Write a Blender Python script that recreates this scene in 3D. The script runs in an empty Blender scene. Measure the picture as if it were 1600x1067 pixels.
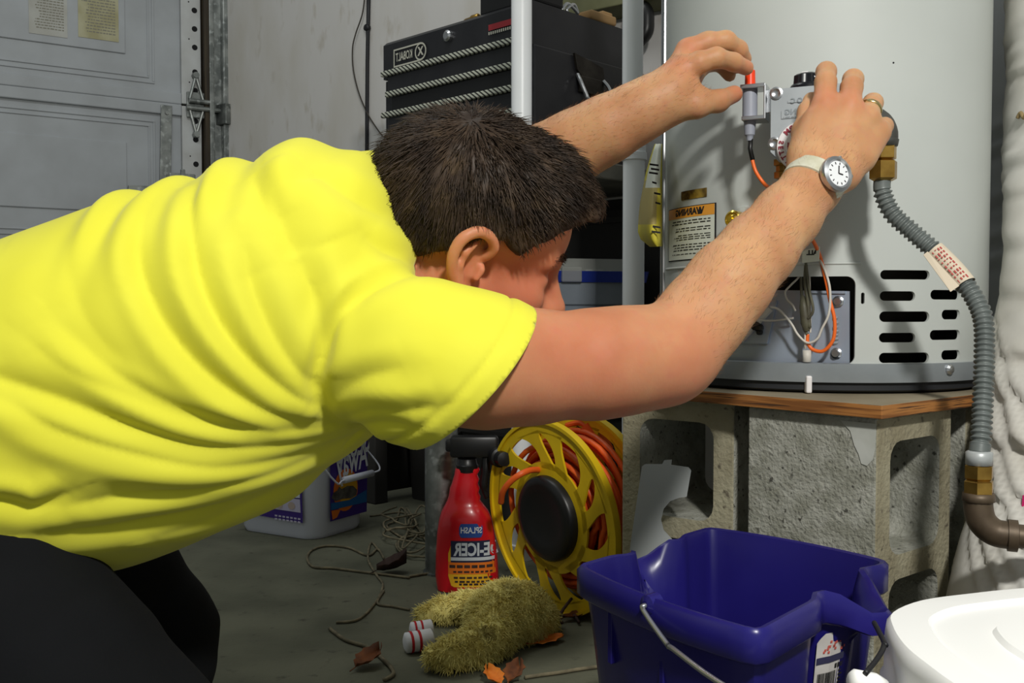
import bpy, bmesh, math, random
import numpy as np
from mathutils import Vector, Matrix, noise as mnoise

random.seed(7); rng = np.random.default_rng(7)
scene = bpy.context.scene
COL = scene.collection

# ------------------------------------------------------------------ camera
F = 1550.0; CX, CY = 800.0, 533.5
CAMZ = 0.53; PITCH = math.atan((533.5 - 480.0) / F)
cam_d = bpy.data.cameras.new('camera'); cam = bpy.data.objects.new('camera', cam_d); COL.objects.link(cam)
cam_d.sensor_width = 36.0; cam_d.lens = 36.0 * F / 1600.0; cam_d.clip_start = 0.02
cam.location = (0, 0, CAMZ); cam.rotation_euler = (math.pi / 2 - PITCH, 0, 0)
scene.camera = cam

# ------------------------------------------------------------------ light
world = bpy.data.worlds.new('world'); scene.world = world; world.use_nodes = True
world.node_tree.nodes['Background'].inputs[0].default_value = (0.93, 1.0, 0.97, 1)
world.node_tree.nodes['Background'].inputs[1].default_value = 0.25
def area_light(name, loc, target, size, power, color=(1, 1, 1)):
    d = bpy.data.lights.new(name, 'AREA'); d.shape = 'RECTANGLE'; d.size, d.size_y = size
    d.energy = power; d.color = color
    o = bpy.data.objects.new(name, d); COL.objects.link(o); o.location = loc
    o.rotation_euler = (Vector(target) - Vector(loc)).to_track_quat('-Z', 'Y').to_euler()
    return o
area_light('work_lamp_light', (0.40, -0.28, 1.55), (0.40, 1.15, 0.45), (0.14, 0.12), 30, (1.0, 0.985, 0.93))
area_light('door_wall_fill_light', (-0.7, 1.9, 2.7), (-0.9, 3.0, 0.6), (1.2, 0.3), 13, (0.97, 1.0, 0.98))  # added unseen fill, brightens the garage door and side wall
scene.view_settings.view_transform = 'Standard'; scene.view_settings.look = 'None'
scene.view_settings.gamma = 1.0; scene.view_settings.use_curve_mapping = False
scene.view_settings.exposure = 0.0

# ------------------------------------------------------------------ coordinates taken from the photograph
_s, _c = math.sin(PITCH), math.cos(PITCH)
def ray(px, py):
    a = (px - CX) / F; b = -(py - CY) / F
    return Vector((a, _c + b * _s, -_s + b * _c))
def P(px, py, Y):
    r = ray(px, py); t = Y / r.y
    return Vector((r.x * t, Y, CAMZ + r.z * t))
def PZ(px, py, z):
    r = ray(px, py); t = (z - CAMZ) / r.z
    return Vector((r.x * t, r.y * t, z))
def FL(px, py): return PZ(px, py, 0.0)
def PL(px, py, p0, n):                      # on a plane
    r = ray(px, py); o = Vector((0, 0, CAMZ)); p0 = Vector(p0); n = Vector(n)
    return o + r * ((p0 - o).dot(n) / r.dot(n))

# ------------------------------------------------------------------ materials
MATS = {}
def mat(name, col, rough=0.6, metal=0.0, col2=None, nscale=8.0, lo=0.35, hi=0.65, stretch=(1, 1, 1), bump=0.0, bscale=60.0,
        bdist=0.002, spec=0.5, sss=0.0, sss_r=(0.01, 0.004, 0.002), trans=0.0, ior=1.45, alpha=1.0, col3=None, n3=40.0, lo3=0.55, hi3=0.7,
        coat=0.0, sheen=0.0, aniso=0.0, detail=4.0):
    m = bpy.data.materials.new(name); m.use_nodes = True
    nt = m.node_tree; b = nt.nodes['Principled BSDF']
    b.inputs['Base Color'].default_value = (*col, 1); b.inputs['Roughness'].default_value = rough
    b.inputs['Metallic'].default_value = metal; b.inputs['Specular IOR Level'].default_value = spec
    b.inputs['IOR'].default_value = ior
    if sss: b.inputs['Subsurface Weight'].default_value = 1.0; b.inputs['Subsurface Scale'].default_value = sss; b.inputs['Subsurface Radius'].default_value = (1.0, 0.35, 0.2)
    if trans: b.inputs['Transmission Weight'].default_value = trans
    if coat: b.inputs['Coat Weight'].default_value = coat
    if sheen: b.inputs['Sheen Weight'].default_value = sheen
    if alpha < 1: b.inputs['Alpha'].default_value = alpha
    tc = nt.nodes.new('ShaderNodeTexCoord'); mp = nt.nodes.new('ShaderNodeMapping')
    mp.inputs['Scale'].default_value = stretch
    nt.links.new(tc.outputs['Object'], mp.inputs['Vector'])
    def noise(sc, det=detail):
        n = nt.nodes.new('ShaderNodeTexNoise'); n.inputs['Scale'].default_value = sc; n.inputs['Detail'].default_value = det
        nt.links.new(mp.outputs['Vector'], n.inputs['Vector']); return n
    prev = None
    def mixin(colx, sc, l, h, prev):
        n = noise(sc); mr = nt.nodes.new('ShaderNodeMapRange'); mr.inputs[1].default_value = l; mr.inputs[2].default_value = h
        nt.links.new(n.outputs['Fac'], mr.inputs[0])
        mx = nt.nodes.new('ShaderNodeMix'); mx.data_type = 'RGBA'
        if prev is None: mx.inputs[6].default_value = (*col, 1)
        else: nt.links.new(prev, mx.inputs[6])
        mx.inputs[7].default_value = (*colx, 1); nt.links.new(mr.outputs[0], mx.inputs[0]); return mx.outputs[2]
    if col2: prev = mixin(col2, nscale, lo, hi, prev)
    if col3: prev = mixin(col3, n3, lo3, hi3, prev)
    if prev is not None: nt.links.new(prev, b.inputs['Base Color'])
    if bump:
        n = noise(bscale, 3.0); bp = nt.nodes.new('ShaderNodeBump'); bp.inputs['Strength'].default_value = bump; bp.inputs['Distance'].default_value = bdist
        nt.links.new(n.outputs['Fac'], bp.inputs['Height']); nt.links.new(bp.outputs['Normal'], b.inputs['Normal'])
    MATS[name] = m; return m
def srgb(r, g, b):
    f = lambda v: (v / 255 / 12.92) if v / 255 <= 0.04045 else ((v / 255 + 0.055) / 1.055) ** 2.4
    return (f(r), f(g), f(b))

# ------------------------------------------------------------------ object helpers
def finish(o, name, m, parent, smooth):
    o.name = name
    if m is not None:
        o.data.materials.clear()
        for mm in (m if isinstance(m, (list, tuple)) else [m]): o.data.materials.append(MATS[mm] if isinstance(mm, str) else mm)
    if smooth: o.data.polygons.foreach_set('use_smooth', [True] * len(o.data.polygons))
    if parent is not None:
        o.parent = parent
        if parent.type == 'EMPTY': o.matrix_parent_inverse = Matrix.Translation(-parent.location)      # meshes are built in world coordinates
    return o
def mk(name, verts, faces, m, parent=None, smooth=False, fmat=None):
    me = bpy.data.meshes.new(name)
    me.from_pydata([tuple(v) for v in verts], [], [tuple(int(i) for i in f) for f in faces]); me.update()
    o = bpy.data.objects.new(name, me); COL.objects.link(o)
    finish(o, name, m, parent, smooth)
    if fmat is not None: me.polygons.foreach_set('material_index', np.asarray(fmat, dtype=np.int32))
    return o
def tag(o, label=None, cat=None, group=None, kind=None):
    if label: o['label'] = label
    if cat: o['category'] = cat
    if group: o['group'] = group
    if kind: o['kind'] = kind
    return o
def thing(name, label, cat, loc=(0, 0, 0), group=None, kind=None):
    o = bpy.data.objects.new(name, None); COL.objects.link(o); o.location = loc; o.empty_display_size = 0.05
    return tag(o, label, cat, group, kind)
def copy_tree(o, parent=None):
    c = o.copy(); COL.objects.link(c); c.parent = parent
    for ch in list(o.children): copy_tree(ch, c)
    return c
class MB:                                   # collects geometry for ONE mesh
    def __init__(s): s.v = []; s.f = []; s.m = []; s.cur = 0
    def add(s, vs, fs):
        n = len(s.v); s.v += [tuple(v) for v in vs]; s.f += [tuple(i + n for i in f) for f in fs]; s.m += [s.cur] * len(fs); return s
    def box(s, c, half, ax=None, bev=0.0):
        ax = ax or (Vector((1, 0, 0)), Vector((0, 1, 0)), Vector((0, 0, 1))); c = Vector(c)
        if bev <= 0:
            vs = [c + ax[0] * (half[0] * i) + ax[1] * (half[1] * j) + ax[2] * (half[2] * k) for i in (-1, 1) for j in (-1, 1) for k in (-1, 1)]
            return s.add(vs, [(0, 1, 3, 2), (4, 6, 7, 5), (0, 4, 5, 1), (2, 3, 7, 6), (0, 2, 6, 4), (1, 5, 7, 3)])
        bm = bmesh.new(); bmesh.ops.create_cube(bm, size=2)
        for v in bm.verts: v.co = Vector((v.co.x * half[0], v.co.y * half[1], v.co.z * half[2]))
        bmesh.ops.bevel(bm, geom=bm.edges[:], offset=bev, segments=2, affect='EDGES', profile=0.5)
        bm.verts.index_update()
        vs = [c + ax[0] * v.co.x + ax[1] * v.co.y + ax[2] * v.co.z for v in bm.verts]; fs = [[v.index for v in f.verts] for f in bm.faces]
        bm.free(); return s.add(vs, fs)
    def tube(s, pts, r, n=8, cap=True, flat=1.0, up=None):
        pts = [Vector(p) for p in pts]; m = len(pts); rr = r if isinstance(r, (list, tuple, np.ndarray)) else [r] * m
        t = [(pts[min(i + 1, m - 1)] - pts[max(i - 1, 0)]).normalized() for i in range(m)]
        u = Vector(up) if up is not None else Vector((0, 0, 1))
        if abs(u.dot(t[0])) > 0.95: u = Vector((1, 0, 0))
        u = (u - t[0] * u.dot(t[0])).normalized(); vs = []; fs = []
        for i in range(m):
            u = u - t[i] * u.dot(t[i]); u.normalize(); w = t[i].cross(u)
            for k in range(n):
                a = 2 * math.pi * k / n; vs.append(pts[i] + (u * math.cos(a) * flat + w * math.sin(a)) * float(rr[i]))
        for i in range(m - 1):
            for k in range(n): fs.append((i * n + k, i * n + (k + 1) % n, (i + 1) * n + (k + 1) % n, (i + 1) * n + k))
        if cap: fs.append(tuple(range(n - 1, -1, -1))); fs.append(tuple((m - 1) * n + k for k in range(n)))
        return s.add(vs, fs)
    def lathe(s, c, axis, prof, n=24, up=None, cap=True):       # prof: (dist along axis, radius)
        c = Vector(c); a = Vector(axis).normalized(); u = Vector(up) if up is not None else (Vector((0, 0, 1)) if abs(a.z) < 0.9 else Vector((1, 0, 0)))
        u = (u - a * u.dot(a)).normalized(); w = a.cross(u); vs = []; fs = []
        for h, r in prof:
            for k in range(n): th = 2 * math.pi * k / n; vs.append(c + a * h + (u * math.cos(th) + w * math.sin(th)) * r)
        for i in range(len(prof) - 1):
            for k in range(n): fs.append((i * n + k, i * n + (k + 1) % n, (i + 1) * n + (k + 1) % n, (i + 1) * n + k))
        if cap: fs.append(tuple(range(n - 1, -1, -1))); fs.append(tuple((len(prof) - 1) * n + k for k in range(n)))
        return s.add(vs, fs)
    def prism(s, poly, n, th):              # planar polygon of 3-D points extruded by th along n
        poly = [Vector(p) for p in poly]; n = Vector(n).normalized(); k = len(poly)
        vs = poly + [p + n * th for p in poly]
        return s.add(vs, [tuple(range(k - 1, -1, -1)), tuple(range(k, 2 * k))] + [(i, (i + 1) % k, k + (i + 1) % k, k + i) for i in range(k)])
    def loft(s, loops, cap0=True, cap1=True, closed=True):
        n = len(loops[0]); vs = [p for l in loops for p in l]; fs = []
        for i in range(len(loops) - 1):
            for k in range(n if closed else n - 1): fs.append((i * n + k, i * n + (k + 1) % n, (i + 1) * n + (k + 1) % n, (i + 1) * n + k))
        if cap0: fs.append(tuple(range(n - 1, -1, -1)))
        if cap1: fs.append(tuple((len(loops) - 1) * n + k for k in range(n)))
        return s.add(vs, fs)
    def build(s, name, m, parent=None, smooth=False, autosmooth=None):
        o = mk(name, s.v, s.f, m, parent, smooth, s.m if isinstance(m, (list, tuple)) else None)
        bm = bmesh.new(); bm.from_mesh(o.data); bmesh.ops.recalc_face_normals(bm, faces=bm.faces[:]); bm.to_mesh(o.data); bm.free()
        if autosmooth is not None:
            o.data.polygons.foreach_set('use_smooth', [True] * len(o.data.polygons)); o.data.set_sharp_from_angle(angle=math.radians(autosmooth))
        return o
def crom(pts, n=8):                          # Catmull-Rom through points
    pts = [Vector(p) for p in pts]; out = []
    for i in range(len(pts) - 1):
        p0, p1, p2, p3 = pts[max(i - 1, 0)], pts[i], pts[i + 1], pts[min(i + 2, len(pts) - 1)]
        for k in range(n):
            t = k / n
            out.append(0.5 * ((2 * p1) + (p2 - p0) * t + (2 * p0 - 5 * p1 + 4 * p2 - p3) * t * t + (3 * p1 - p0 - 3 * p2 + p3) * t ** 3))
    out.append(pts[-1]); return out
def lerp_list(vals, m):
    return np.interp(np.linspace(0, 1, m), np.linspace(0, 1, len(vals)), vals)
def rrect(w, h, r, n=5):                     # rounded rectangle outline, half sizes
    out = []
    for cx, cy, a0 in ((w - r, h - r, 0), (-(w - r), h - r, 90), (-(w - r), -(h - r), 180), (w - r, -(h - r), 270)):
        for k in range(n + 1): a = math.radians(a0 + 90 * k / n); out.append((cx + r * math.cos(a), cy + r * math.sin(a)))
    return out
# lettering as flat mesh; the photograph is mirrored, so the lettering runs backwards
def text_geo(s, size, bold=0.0, mirror=True):
    cu = bpy.data.curves.new('txt', 'FONT'); cu.body = s; cu.size = size; cu.align_x = 'CENTER'; cu.align_y = 'CENTER'; cu.offset = bold; cu.resolution_u = 3
    o = bpy.data.objects.new('txt', cu); COL.objects.link(o); bpy.context.view_layer.update()
    dg = bpy.context.evaluated_depsgraph_get(); me = bpy.data.meshes.new_from_object(o.evaluated_get(dg))
    vs = [((-v.co.x if mirror else v.co.x), v.co.y) for v in me.vertices]; fs = [tuple(p.vertices) for p in me.polygons]
    bpy.data.objects.remove(o); bpy.data.curves.remove(cu); bpy.data.meshes.remove(me)
    if not mirror: return vs, fs
    return vs, [tuple(reversed(f)) for f in fs]
class Plane:                                  # a flat frame: origin, right, up (mapped u,v,w -> world)
    def __init__(s, o, ux, uy): s.o = Vector(o); s.x = Vector(ux).normalized(); s.y = Vector(uy).normalized(); s.n = s.x.cross(s.y)
    def __call__(s, u, v, w=0.0): return s.o + s.x * u + s.y * v + s.n * w
def put_text(mb, fr, s, size, u, v, w, bold=0.0, sx=1.0, rot=0.0):
    vs, fs = text_geo(s, size, bold); c, sn = math.cos(rot), math.sin(rot)
    mb.add([fr(u + (x * sx) * c - y * sn, v + (x * sx) * sn + y * c, w) for x, y in vs], fs)
def put_quad(mb, fr, u0, u1, v0, v1, w, nu=1):
    vs = []; fs = []
    for i in range(nu + 1):
        u = u0 + (u1 - u0) * i / nu; vs += [fr(u, v0, w), fr(u, v1, w)]
    for i in range(nu): fs.append((2 * i, 2 * i + 2, 2 * i + 3, 2 * i + 1))
    mb.add(vs, fs)
def put_poly(mb, fr, pts, w): mb.add([fr(u, v, w) for u, v in pts], [tuple(range(len(pts)))])
def print_lines(mb, fr, u0, u1, v0, v1, n, w, seed=1, fill=0.5, ragged=0.25):   # unreadable small print: rows of word marks
    r = random.Random(seed); dv = (v1 - v0) / n
    for i in range(n):
        v = v1 - dv * (i + 0.5); u = u1; end = u0 + (u1 - u0) * (r.random() * ragged)
        while u > end:
            ln = (u1 - u0) * r.uniform(0.04, 0.13); put_quad(mb, fr, max(u - ln, end), u, v - dv * fill / 2, v + dv * fill / 2 * r.uniform(.5, 1), w)
            u -= ln + (u1 - u0) * 0.025

# ------------------------------------------------------------------ implicit surfaces (smooth unions) meshed with surface nets
class SDF:
    def __init__(s): s.p = []
    def _add(s, f, lo, hi, k, sub=False): s.p.append((f, np.array(lo) - (0.035 + k), np.array(hi) + (0.035 + k), k, sub)); return s
    def cone(s, a, b, ra, rb, k=0.012, sub=False):
        a = np.array(a, float); b = np.array(b, float); ba = b - a; L2 = max(ba @ ba, 1e-12)
        def f(p):
            t = np.clip(((p - a) @ ba) / L2, 0, 1); return np.linalg.norm(p - a - t[:, None] * ba, axis=1) - (ra + (rb - ra) * t)
        return s._add(f, np.minimum(a, b) - max(ra, rb), np.maximum(a, b) + max(ra, rb), k, sub)
    def chain(s, pts, rs, k=0.012):
        for i in range(len(pts) - 1): s.cone(pts[i], pts[i + 1], rs[i], rs[i + 1], k)
        return s
    def ell(s, c, r, M=None, k=0.012, sub=False):              # M: 3x3 rows = local axes
        c = np.array(c, float); r = np.array(r, float); M = np.eye(3) if M is None else np.array(M)
        def f(p):
            q = (p - c) @ M.T; k0 = np.linalg.norm(q / r, axis=1); k1 = np.linalg.norm(q / (r * r), axis=1)
            return k0 * (k0 - 1.0) / np.maximum(k1, 1e-9)
        R = r.max(); return s._add(f, c - R, c + R, k, sub)
    def func(s, f, lo, hi, k, sub=False): return s._add(f, lo, hi, k, sub)
    def __call__(s, pts):
        d = np.full(len(pts), 0.2); plo = pts.min(0); phi = pts.max(0)
        for f, lo, hi, k, sub in s.p:
            if np.any(plo > hi) or np.any(phi < lo): continue
            if np.all(plo > lo) and np.all(phi < hi): m = slice(None)
            else:
                m = np.nonzero((pts[:, 0] > lo[0]) & (pts[:, 0] < hi[0]) & (pts[:, 1] > lo[1]) & (pts[:, 1] < hi[1]) & (pts[:, 2] > lo[2]) & (pts[:, 2] < hi[2]))[0]
                if len(m) == 0: continue
            a = d[m]; b = f(pts[m])
            if sub:
                b = -b; h = np.clip(0.5 - 0.5 * (b - a) / k, 0, 1); d[m] = b * (1 - h) + a * h + k * h * (1 - h)
            else:
                h = np.clip(0.5 + 0.5 * (b - a) / k, 0, 1); d[m] = b * (1 - h) + a * h - k * h * (1 - h)
        return d
    def mesh(s, h, lo=None, hi=None, B=5):
        los = np.array([p[1] for p in s.p if not p[4]]); his = np.array([p[2] for p in s.p if not p[4]])
        lo = los.min(0) if lo is None else np.array(lo, float); hi = his.max(0) if hi is None else np.array(hi, float)
        nb = np.ceil((hi - lo) / (h * B)).astype(int); bi = np.stack(np.meshgrid(*[np.arange(n) for n in nb], indexing='ij'), -1).reshape(-1, 3)
        cen = lo + (bi + 0.5) * h * B; keep = np.zeros(len(bi), bool)
        for i in range(0, len(bi), 4000): keep[i:i + 4000] = np.abs(s(cen[i:i + 4000])) < h * B * 1.2
        bi = bi[keep]; N = nb * B + 2; g = np.arange(B + 1); off = np.stack(np.meshgrid(g, g, g, indexing='ij'), -1).reshape(-1, 3)
        VK = []; VP = []; QE = [[], [], []]; key = lambda c: (c[..., 0] * N[1] + c[..., 1]) * N[2] + c[..., 2]
        for i in range(0, len(bi), 600):
            b = bi[i:i + 600]; gi = b[:, None, :] * B + off[None]; p = lo + gi.reshape(-1, 3) * h
            D = s(p).reshape(len(b), B + 1, B + 1, B + 1); G = gi.reshape(len(b), B + 1, B + 1, B + 1, 3); S = D < 0
            acc = np.zeros((len(b), B, B, B, 3)); cnt = np.zeros((len(b), B, B, B))
            for ax in range(3):
                for du in (0, 1):
                    for dv in (0, 1):
                        sl0 = [slice(None)] + [slice(0, B)] * 3; o = [0, 0, 0]; oth = [q for q in range(3) if q != ax]
                        o[oth[0]] = du; o[oth[1]] = dv
                        a0 = tuple([slice(None)] + [slice(o[q], o[q] + B) for q in range(3)]); o2 = list(o); o2[ax] += 1
                        a1 = tuple([slice(None)] + [slice(o2[q], o2[q] + B) for q in range(3)])
                        d0, d1 = D[a0], D[a1]; cr = (d0 < 0) != (d1 < 0); t = np.where(cr, d0 / np.where(cr, d0 - d1, 1), 0)
                        e = np.zeros(acc.shape); e[..., oth[0]] = du; e[..., oth[1]] = dv; e[..., ax] = t
                        acc += e * cr[..., None]; cnt += cr
                # edges whose lower corner lies in this block
                a0 = tuple([slice(None)] + [slice(0, B)] * 3); o2 = [0, 0, 0]; o2[ax] = 1
                a1 = tuple([slice(None)] + [slice(o2[q], o2[q] + B) for q in range(3)])
                cr = S[a0] != S[a1]; QE[ax].append(np.concatenate([G[a0][cr], S[a0][cr][:, None].astype(int)], 1))
            m = cnt > 0; cell = G[:, :B, :B, :B][m]; VK.append(key(cell)); VP.append(lo + (cell + acc[m] / cnt[m][:, None]) * h)
        VK = np.concatenate(VK); VP = np.concatenate(VP); o = np.argsort(VK); VK = VK[o]; VP = VP[o]; faces = []
        for ax in range(3):
            E = np.concatenate(QE[ax]); c = E[:, :3]; sg = E[:, 3] == 1; u, v = [(1, 2), (2, 0), (0, 1)][ax]
            q = []
            for du, dv in ((0, 0), (-1, 0), (-1, -1), (0, -1)):
                cc = c.copy(); cc[:, u] += du; cc[:, v] += dv; q.append(key(cc))
            q = np.stack(q, 1); idx = np.clip(np.searchsorted(VK, q), 0, len(VK) - 1); ok = np.all(VK[idx] == q, axis=1)
            idx = idx[ok]; sg = sg[ok]; idx[~sg] = idx[~sg][:, ::-1]; faces.append(idx)
        return VP, np.concatenate(faces)
def relax(V, Fq, it=2, lam=0.5):
    e = np.concatenate([Fq[:, [0, 1]], Fq[:, [1, 2]], Fq[:, [2, 3]], Fq[:, [3, 0]]]); e = np.concatenate([e, e[:, ::-1]])
    n = len(V); cnt = np.bincount(e[:, 0], minlength=n).astype(float)[:, None]
    for j in range(it):
        for l in (lam, -lam * 1.04):
            a = np.stack([np.bincount(e[:, 0], weights=V[e[:, 1], c], minlength=n) for c in range(3)], 1) / np.maximum(cnt, 1); V = V + l * (a - V)
    return V
def vnormals(V, Fq):
    d = np.cross(V[Fq[:, 2]] - V[Fq[:, 0]], V[Fq[:, 3]] - V[Fq[:, 1]]); n = np.zeros_like(V)
    for k in range(4): np.add.at(n, Fq[:, k], d)
    return n / np.maximum(np.linalg.norm(n, axis=1, keepdims=True), 1e-12)
def mk_np(name, V, Fc, m, parent=None, smooth=True, fmat=None):
    me = bpy.data.meshes.new(name); Fc = np.asarray(Fc, dtype=np.int32); k = Fc.shape[1]
    me.vertices.add(len(V)); me.vertices.foreach_set('co', np.asarray(V, dtype=np.float32).ravel())
    me.loops.add(Fc.size); me.loops.foreach_set('vertex_index', Fc.ravel())
    me.polygons.add(len(Fc)); me.polygons.foreach_set('loop_start', np.arange(0, Fc.size, k, dtype=np.int32))
    me.update(calc_edges=True); me.validate()
    o = bpy.data.objects.new(name, me); COL.objects.link(o); finish(o, name, m, parent, smooth)
    if fmat is not None: me.polygons.foreach_set('material_index', np.asarray(fmat, dtype=np.int32))
    return o
def strands(name, root, d0, d1, length, rad, m, parent=None, segs=4, kind='stuff'):     # tapered hairs: start along d0, end along d1
    n = len(root); nrm = lambda a: a / np.maximum(np.linalg.norm(a, axis=1, keepdims=True), 1e-9); d0 = nrm(d0); d1 = nrm(d1)
    L = np.broadcast_to(np.asarray(length, float), (n,)); R = np.broadcast_to(np.asarray(rad, float), (n,)); pts = [root]; t = []
    for i in range(segs):
        d = nrm(d0 * (1 - (i + .5) / segs) + d1 * ((i + .5) / segs)); t.append(d); pts.append(pts[-1] + d * (L / segs)[:, None])
    t.append(t[-1]); a = nrm(np.cross(t[0], np.array([0.31, 0.52, 0.79]))); VV = np.zeros((n, segs + 1, 3, 3))
    for i in range(segs + 1):
        u = nrm(a - t[i] * np.sum(a * t[i], 1, keepdims=True)); w = np.cross(t[i], u); r = R * (1.0 - 0.88 * (i / segs) ** 1.3)
        for k in range(3): an = 2.0944 * k; VV[:, i, k] = pts[i] + (u * math.cos(an) + w * math.sin(an)) * r[:, None]
    base = (np.arange(n) * (segs + 1) * 3)[:, None]; fl = []
    for i in range(segs):
        for k in range(3): fl.append([i * 3 + k, i * 3 + (k + 1) % 3, (i + 1) * 3 + (k + 1) % 3, (i + 1) * 3 + k])
    Fc = (base[:, :, None] + np.array(fl)[None]).reshape(-1, 4)
    o = mk_np(name, VV.reshape(-1, 3), Fc, m, parent); 
    if kind: o['kind'] = kind
    return o

# ================================================================== materials used
mat('floor_concrete', srgb(106, 106, 88), 0.85, col2=srgb(76, 77, 62), nscale=5, lo=.35, hi=.7, col3=srgb(58, 56, 46), n3=38, lo3=.62, hi3=.8, bump=.35, bscale=140, bdist=.002)
mat('wall_paint', srgb(202, 199, 196), 0.7, col2=srgb(186, 180, 168), nscale=3.5, lo=.45, hi=.8, stretch=(1.5, 1.5, .6), col3=srgb(172, 164, 150), n3=16, lo3=.6, hi3=.85, bump=.12, bscale=30)
mat('door_paint', srgb(172, 176, 180), 0.45, col2=srgb(160, 163, 166), nscale=6, bump=.03, bscale=90)
mat('stile_paint', srgb(196, 198, 198), 0.5, col2=srgb(180, 180, 178), nscale=9)
mat('galv', srgb(150, 153, 150), 0.42, 0.75, col2=srgb(112, 116, 114), nscale=16, lo=.4, hi=.6, col3=srgb(180, 184, 182), n3=45)
mat('steel', srgb(190, 192, 195), 0.3, 0.95)
mat('dark_steel', srgb(70, 66, 60), 0.45, 0.8, col2=srgb(46, 42, 38), nscale=20)
mat('black_hole', srgb(14, 14, 16), 0.8)
mat('wood_jamb', srgb(70, 60, 44), 0.7, col2=srgb(48, 40, 32), nscale=10, stretch=(6, 6, .5))
mat('paper', srgb(186, 186, 180), 0.8, col2=srgb(174, 172, 164), nscale=12)
mat('paper_yellowed', srgb(184, 180, 150), 0.8, col2=srgb(164, 158, 122), nscale=14)
mat('ink_grey', srgb(136, 133, 120), 0.9)
mat('ink_black', srgb(28, 26, 26), 0.8)
mat('black_cable', srgb(20, 20, 24), 0.5)
mat('thin_cord', srgb(62, 56, 48), 0.7)
mat('chest_black', srgb(26, 26, 30), 0.42, col2=srgb(34, 34, 37), nscale=12)
mat('chest_dark', srgb(13, 13, 15), 0.5)
mat('badge_silver', srgb(196, 194, 180), 0.4, 0.2)
mat('red_print', srgb(150, 36, 44), 0.6)
mat('brass', srgb(184, 148, 74), 0.32, 0.9, col2=srgb(140, 108, 50), nscale=30)
mat('brass_bright', srgb(236, 205, 96), 0.2, 0.95)
mat('bench_grey', srgb(128, 126, 116), 0.7, col2=srgb(100, 98, 90), nscale=8)
mat('bench_dark', srgb(44, 42, 40), 0.8)
mat('olive_board', srgb(116, 116, 84), 0.8, col2=srgb(96, 96, 66), nscale=9)
mat('tan_wood', srgb(164, 130, 86), 0.7)
mat('pvc', srgb(242, 245, 248), 0.35, col2=srgb(236, 238, 240), nscale=6)
mat('caddy_grey', srgb(132, 140, 150), 0.5, col2=srgb(118, 126, 136), nscale=9)
mat('caddy_blue', srgb(26, 48, 140), 0.4)
mat('clear_lid', srgb(170, 172, 166), 0.25, alpha=.55)
mat('white_plastic', srgb(226, 228, 232), 0.38)
mat('black_plastic', srgb(22, 22, 23), 0.38)

# trim of the tool drawers: twisted bright / dark pattern along the strip
m = mat('chest_trim', srgb(176, 178, 160), 0.4, 0.3); nt = m.node_tree
tc = nt.nodes.new('ShaderNodeTexCoord'); wv = nt.nodes.new('ShaderNodeTexWave'); wv.bands_direction = 'X'; wv.inputs['Scale'].default_value = 42; mpt = nt.nodes.new('ShaderNodeMapping'); mpt.inputs['Rotation'].default_value = (0, .8, 0)
cr = nt.nodes.new('ShaderNodeValToRGB'); cr.color_ramp.elements[0].position = .25; cr.color_ramp.elements[0].color = (*srgb(52, 52, 50), 1); cr.color_ramp.elements[1].position = .55; cr.color_ramp.elements[1].color = (*srgb(206, 208, 192), 1)
nt.links.new(tc.outputs['Object'], mpt.inputs['Vector']); nt.links.new(mpt.outputs['Vector'], wv.inputs['Vector']); nt.links.new(wv.outputs['Fac'], cr.inputs[0]); nt.links.new(cr.outputs[0], nt.nodes['Principled BSDF'].inputs['Base Color'])

# ================================================================== setting: floor, walls, garage door
Z = Vector((0, 0, 1))
fm = MB(); fm.box((0.1, 2.2, -0.03), (3.2, 2.6, 0.03)); tag(fm.build('floor', 'floor_concrete'), 'grey stained concrete garage floor', kind='structure')

CORN = Vector((-1.174, 4.0, 0)); WU = Vector((0.801, -0.598, 0)); WN = Vector((-0.598, -0.801, 0))      # side wall runs right and nearer
D1 = Vector((0.835, 0.551, 0)); DN = Vector((0.551, -0.835, 0))                                          # door wall recedes to the right
def wallpt(px, py, off=0.0): return PL(px, py, CORN + WN * off, WN)
w = MB()
seam = (wallpt(573, 100) - CORN).dot(WU)
for a, b in ((0.0, seam - .002), (seam + .002, 5.2)):
    w.box(CORN + WU * ((a + b) / 2) - WN * .02 + Z * 1.25, ((b - a) / 2, .02, 1.25), (WU, WN, Z), .002)
w.box(CORN + WU * 2.6 - WN * .045 + Z * 1.25, (2.6, .006, 1.25), (WU, WN, Z))
tag(w.build('wall_side', 'wall_paint'), 'off-white painted wood panel side wall with scuffs', kind='structure')
w = MB(); w.box(CORN - D1 * 1.9 - DN * .12 + Z * 1.25, (2.2, .05, 1.25), (D1, DN, Z)); tag(w.build('wall_door', 'wall_paint'), 'wall behind the garage door', kind='structure')

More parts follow.
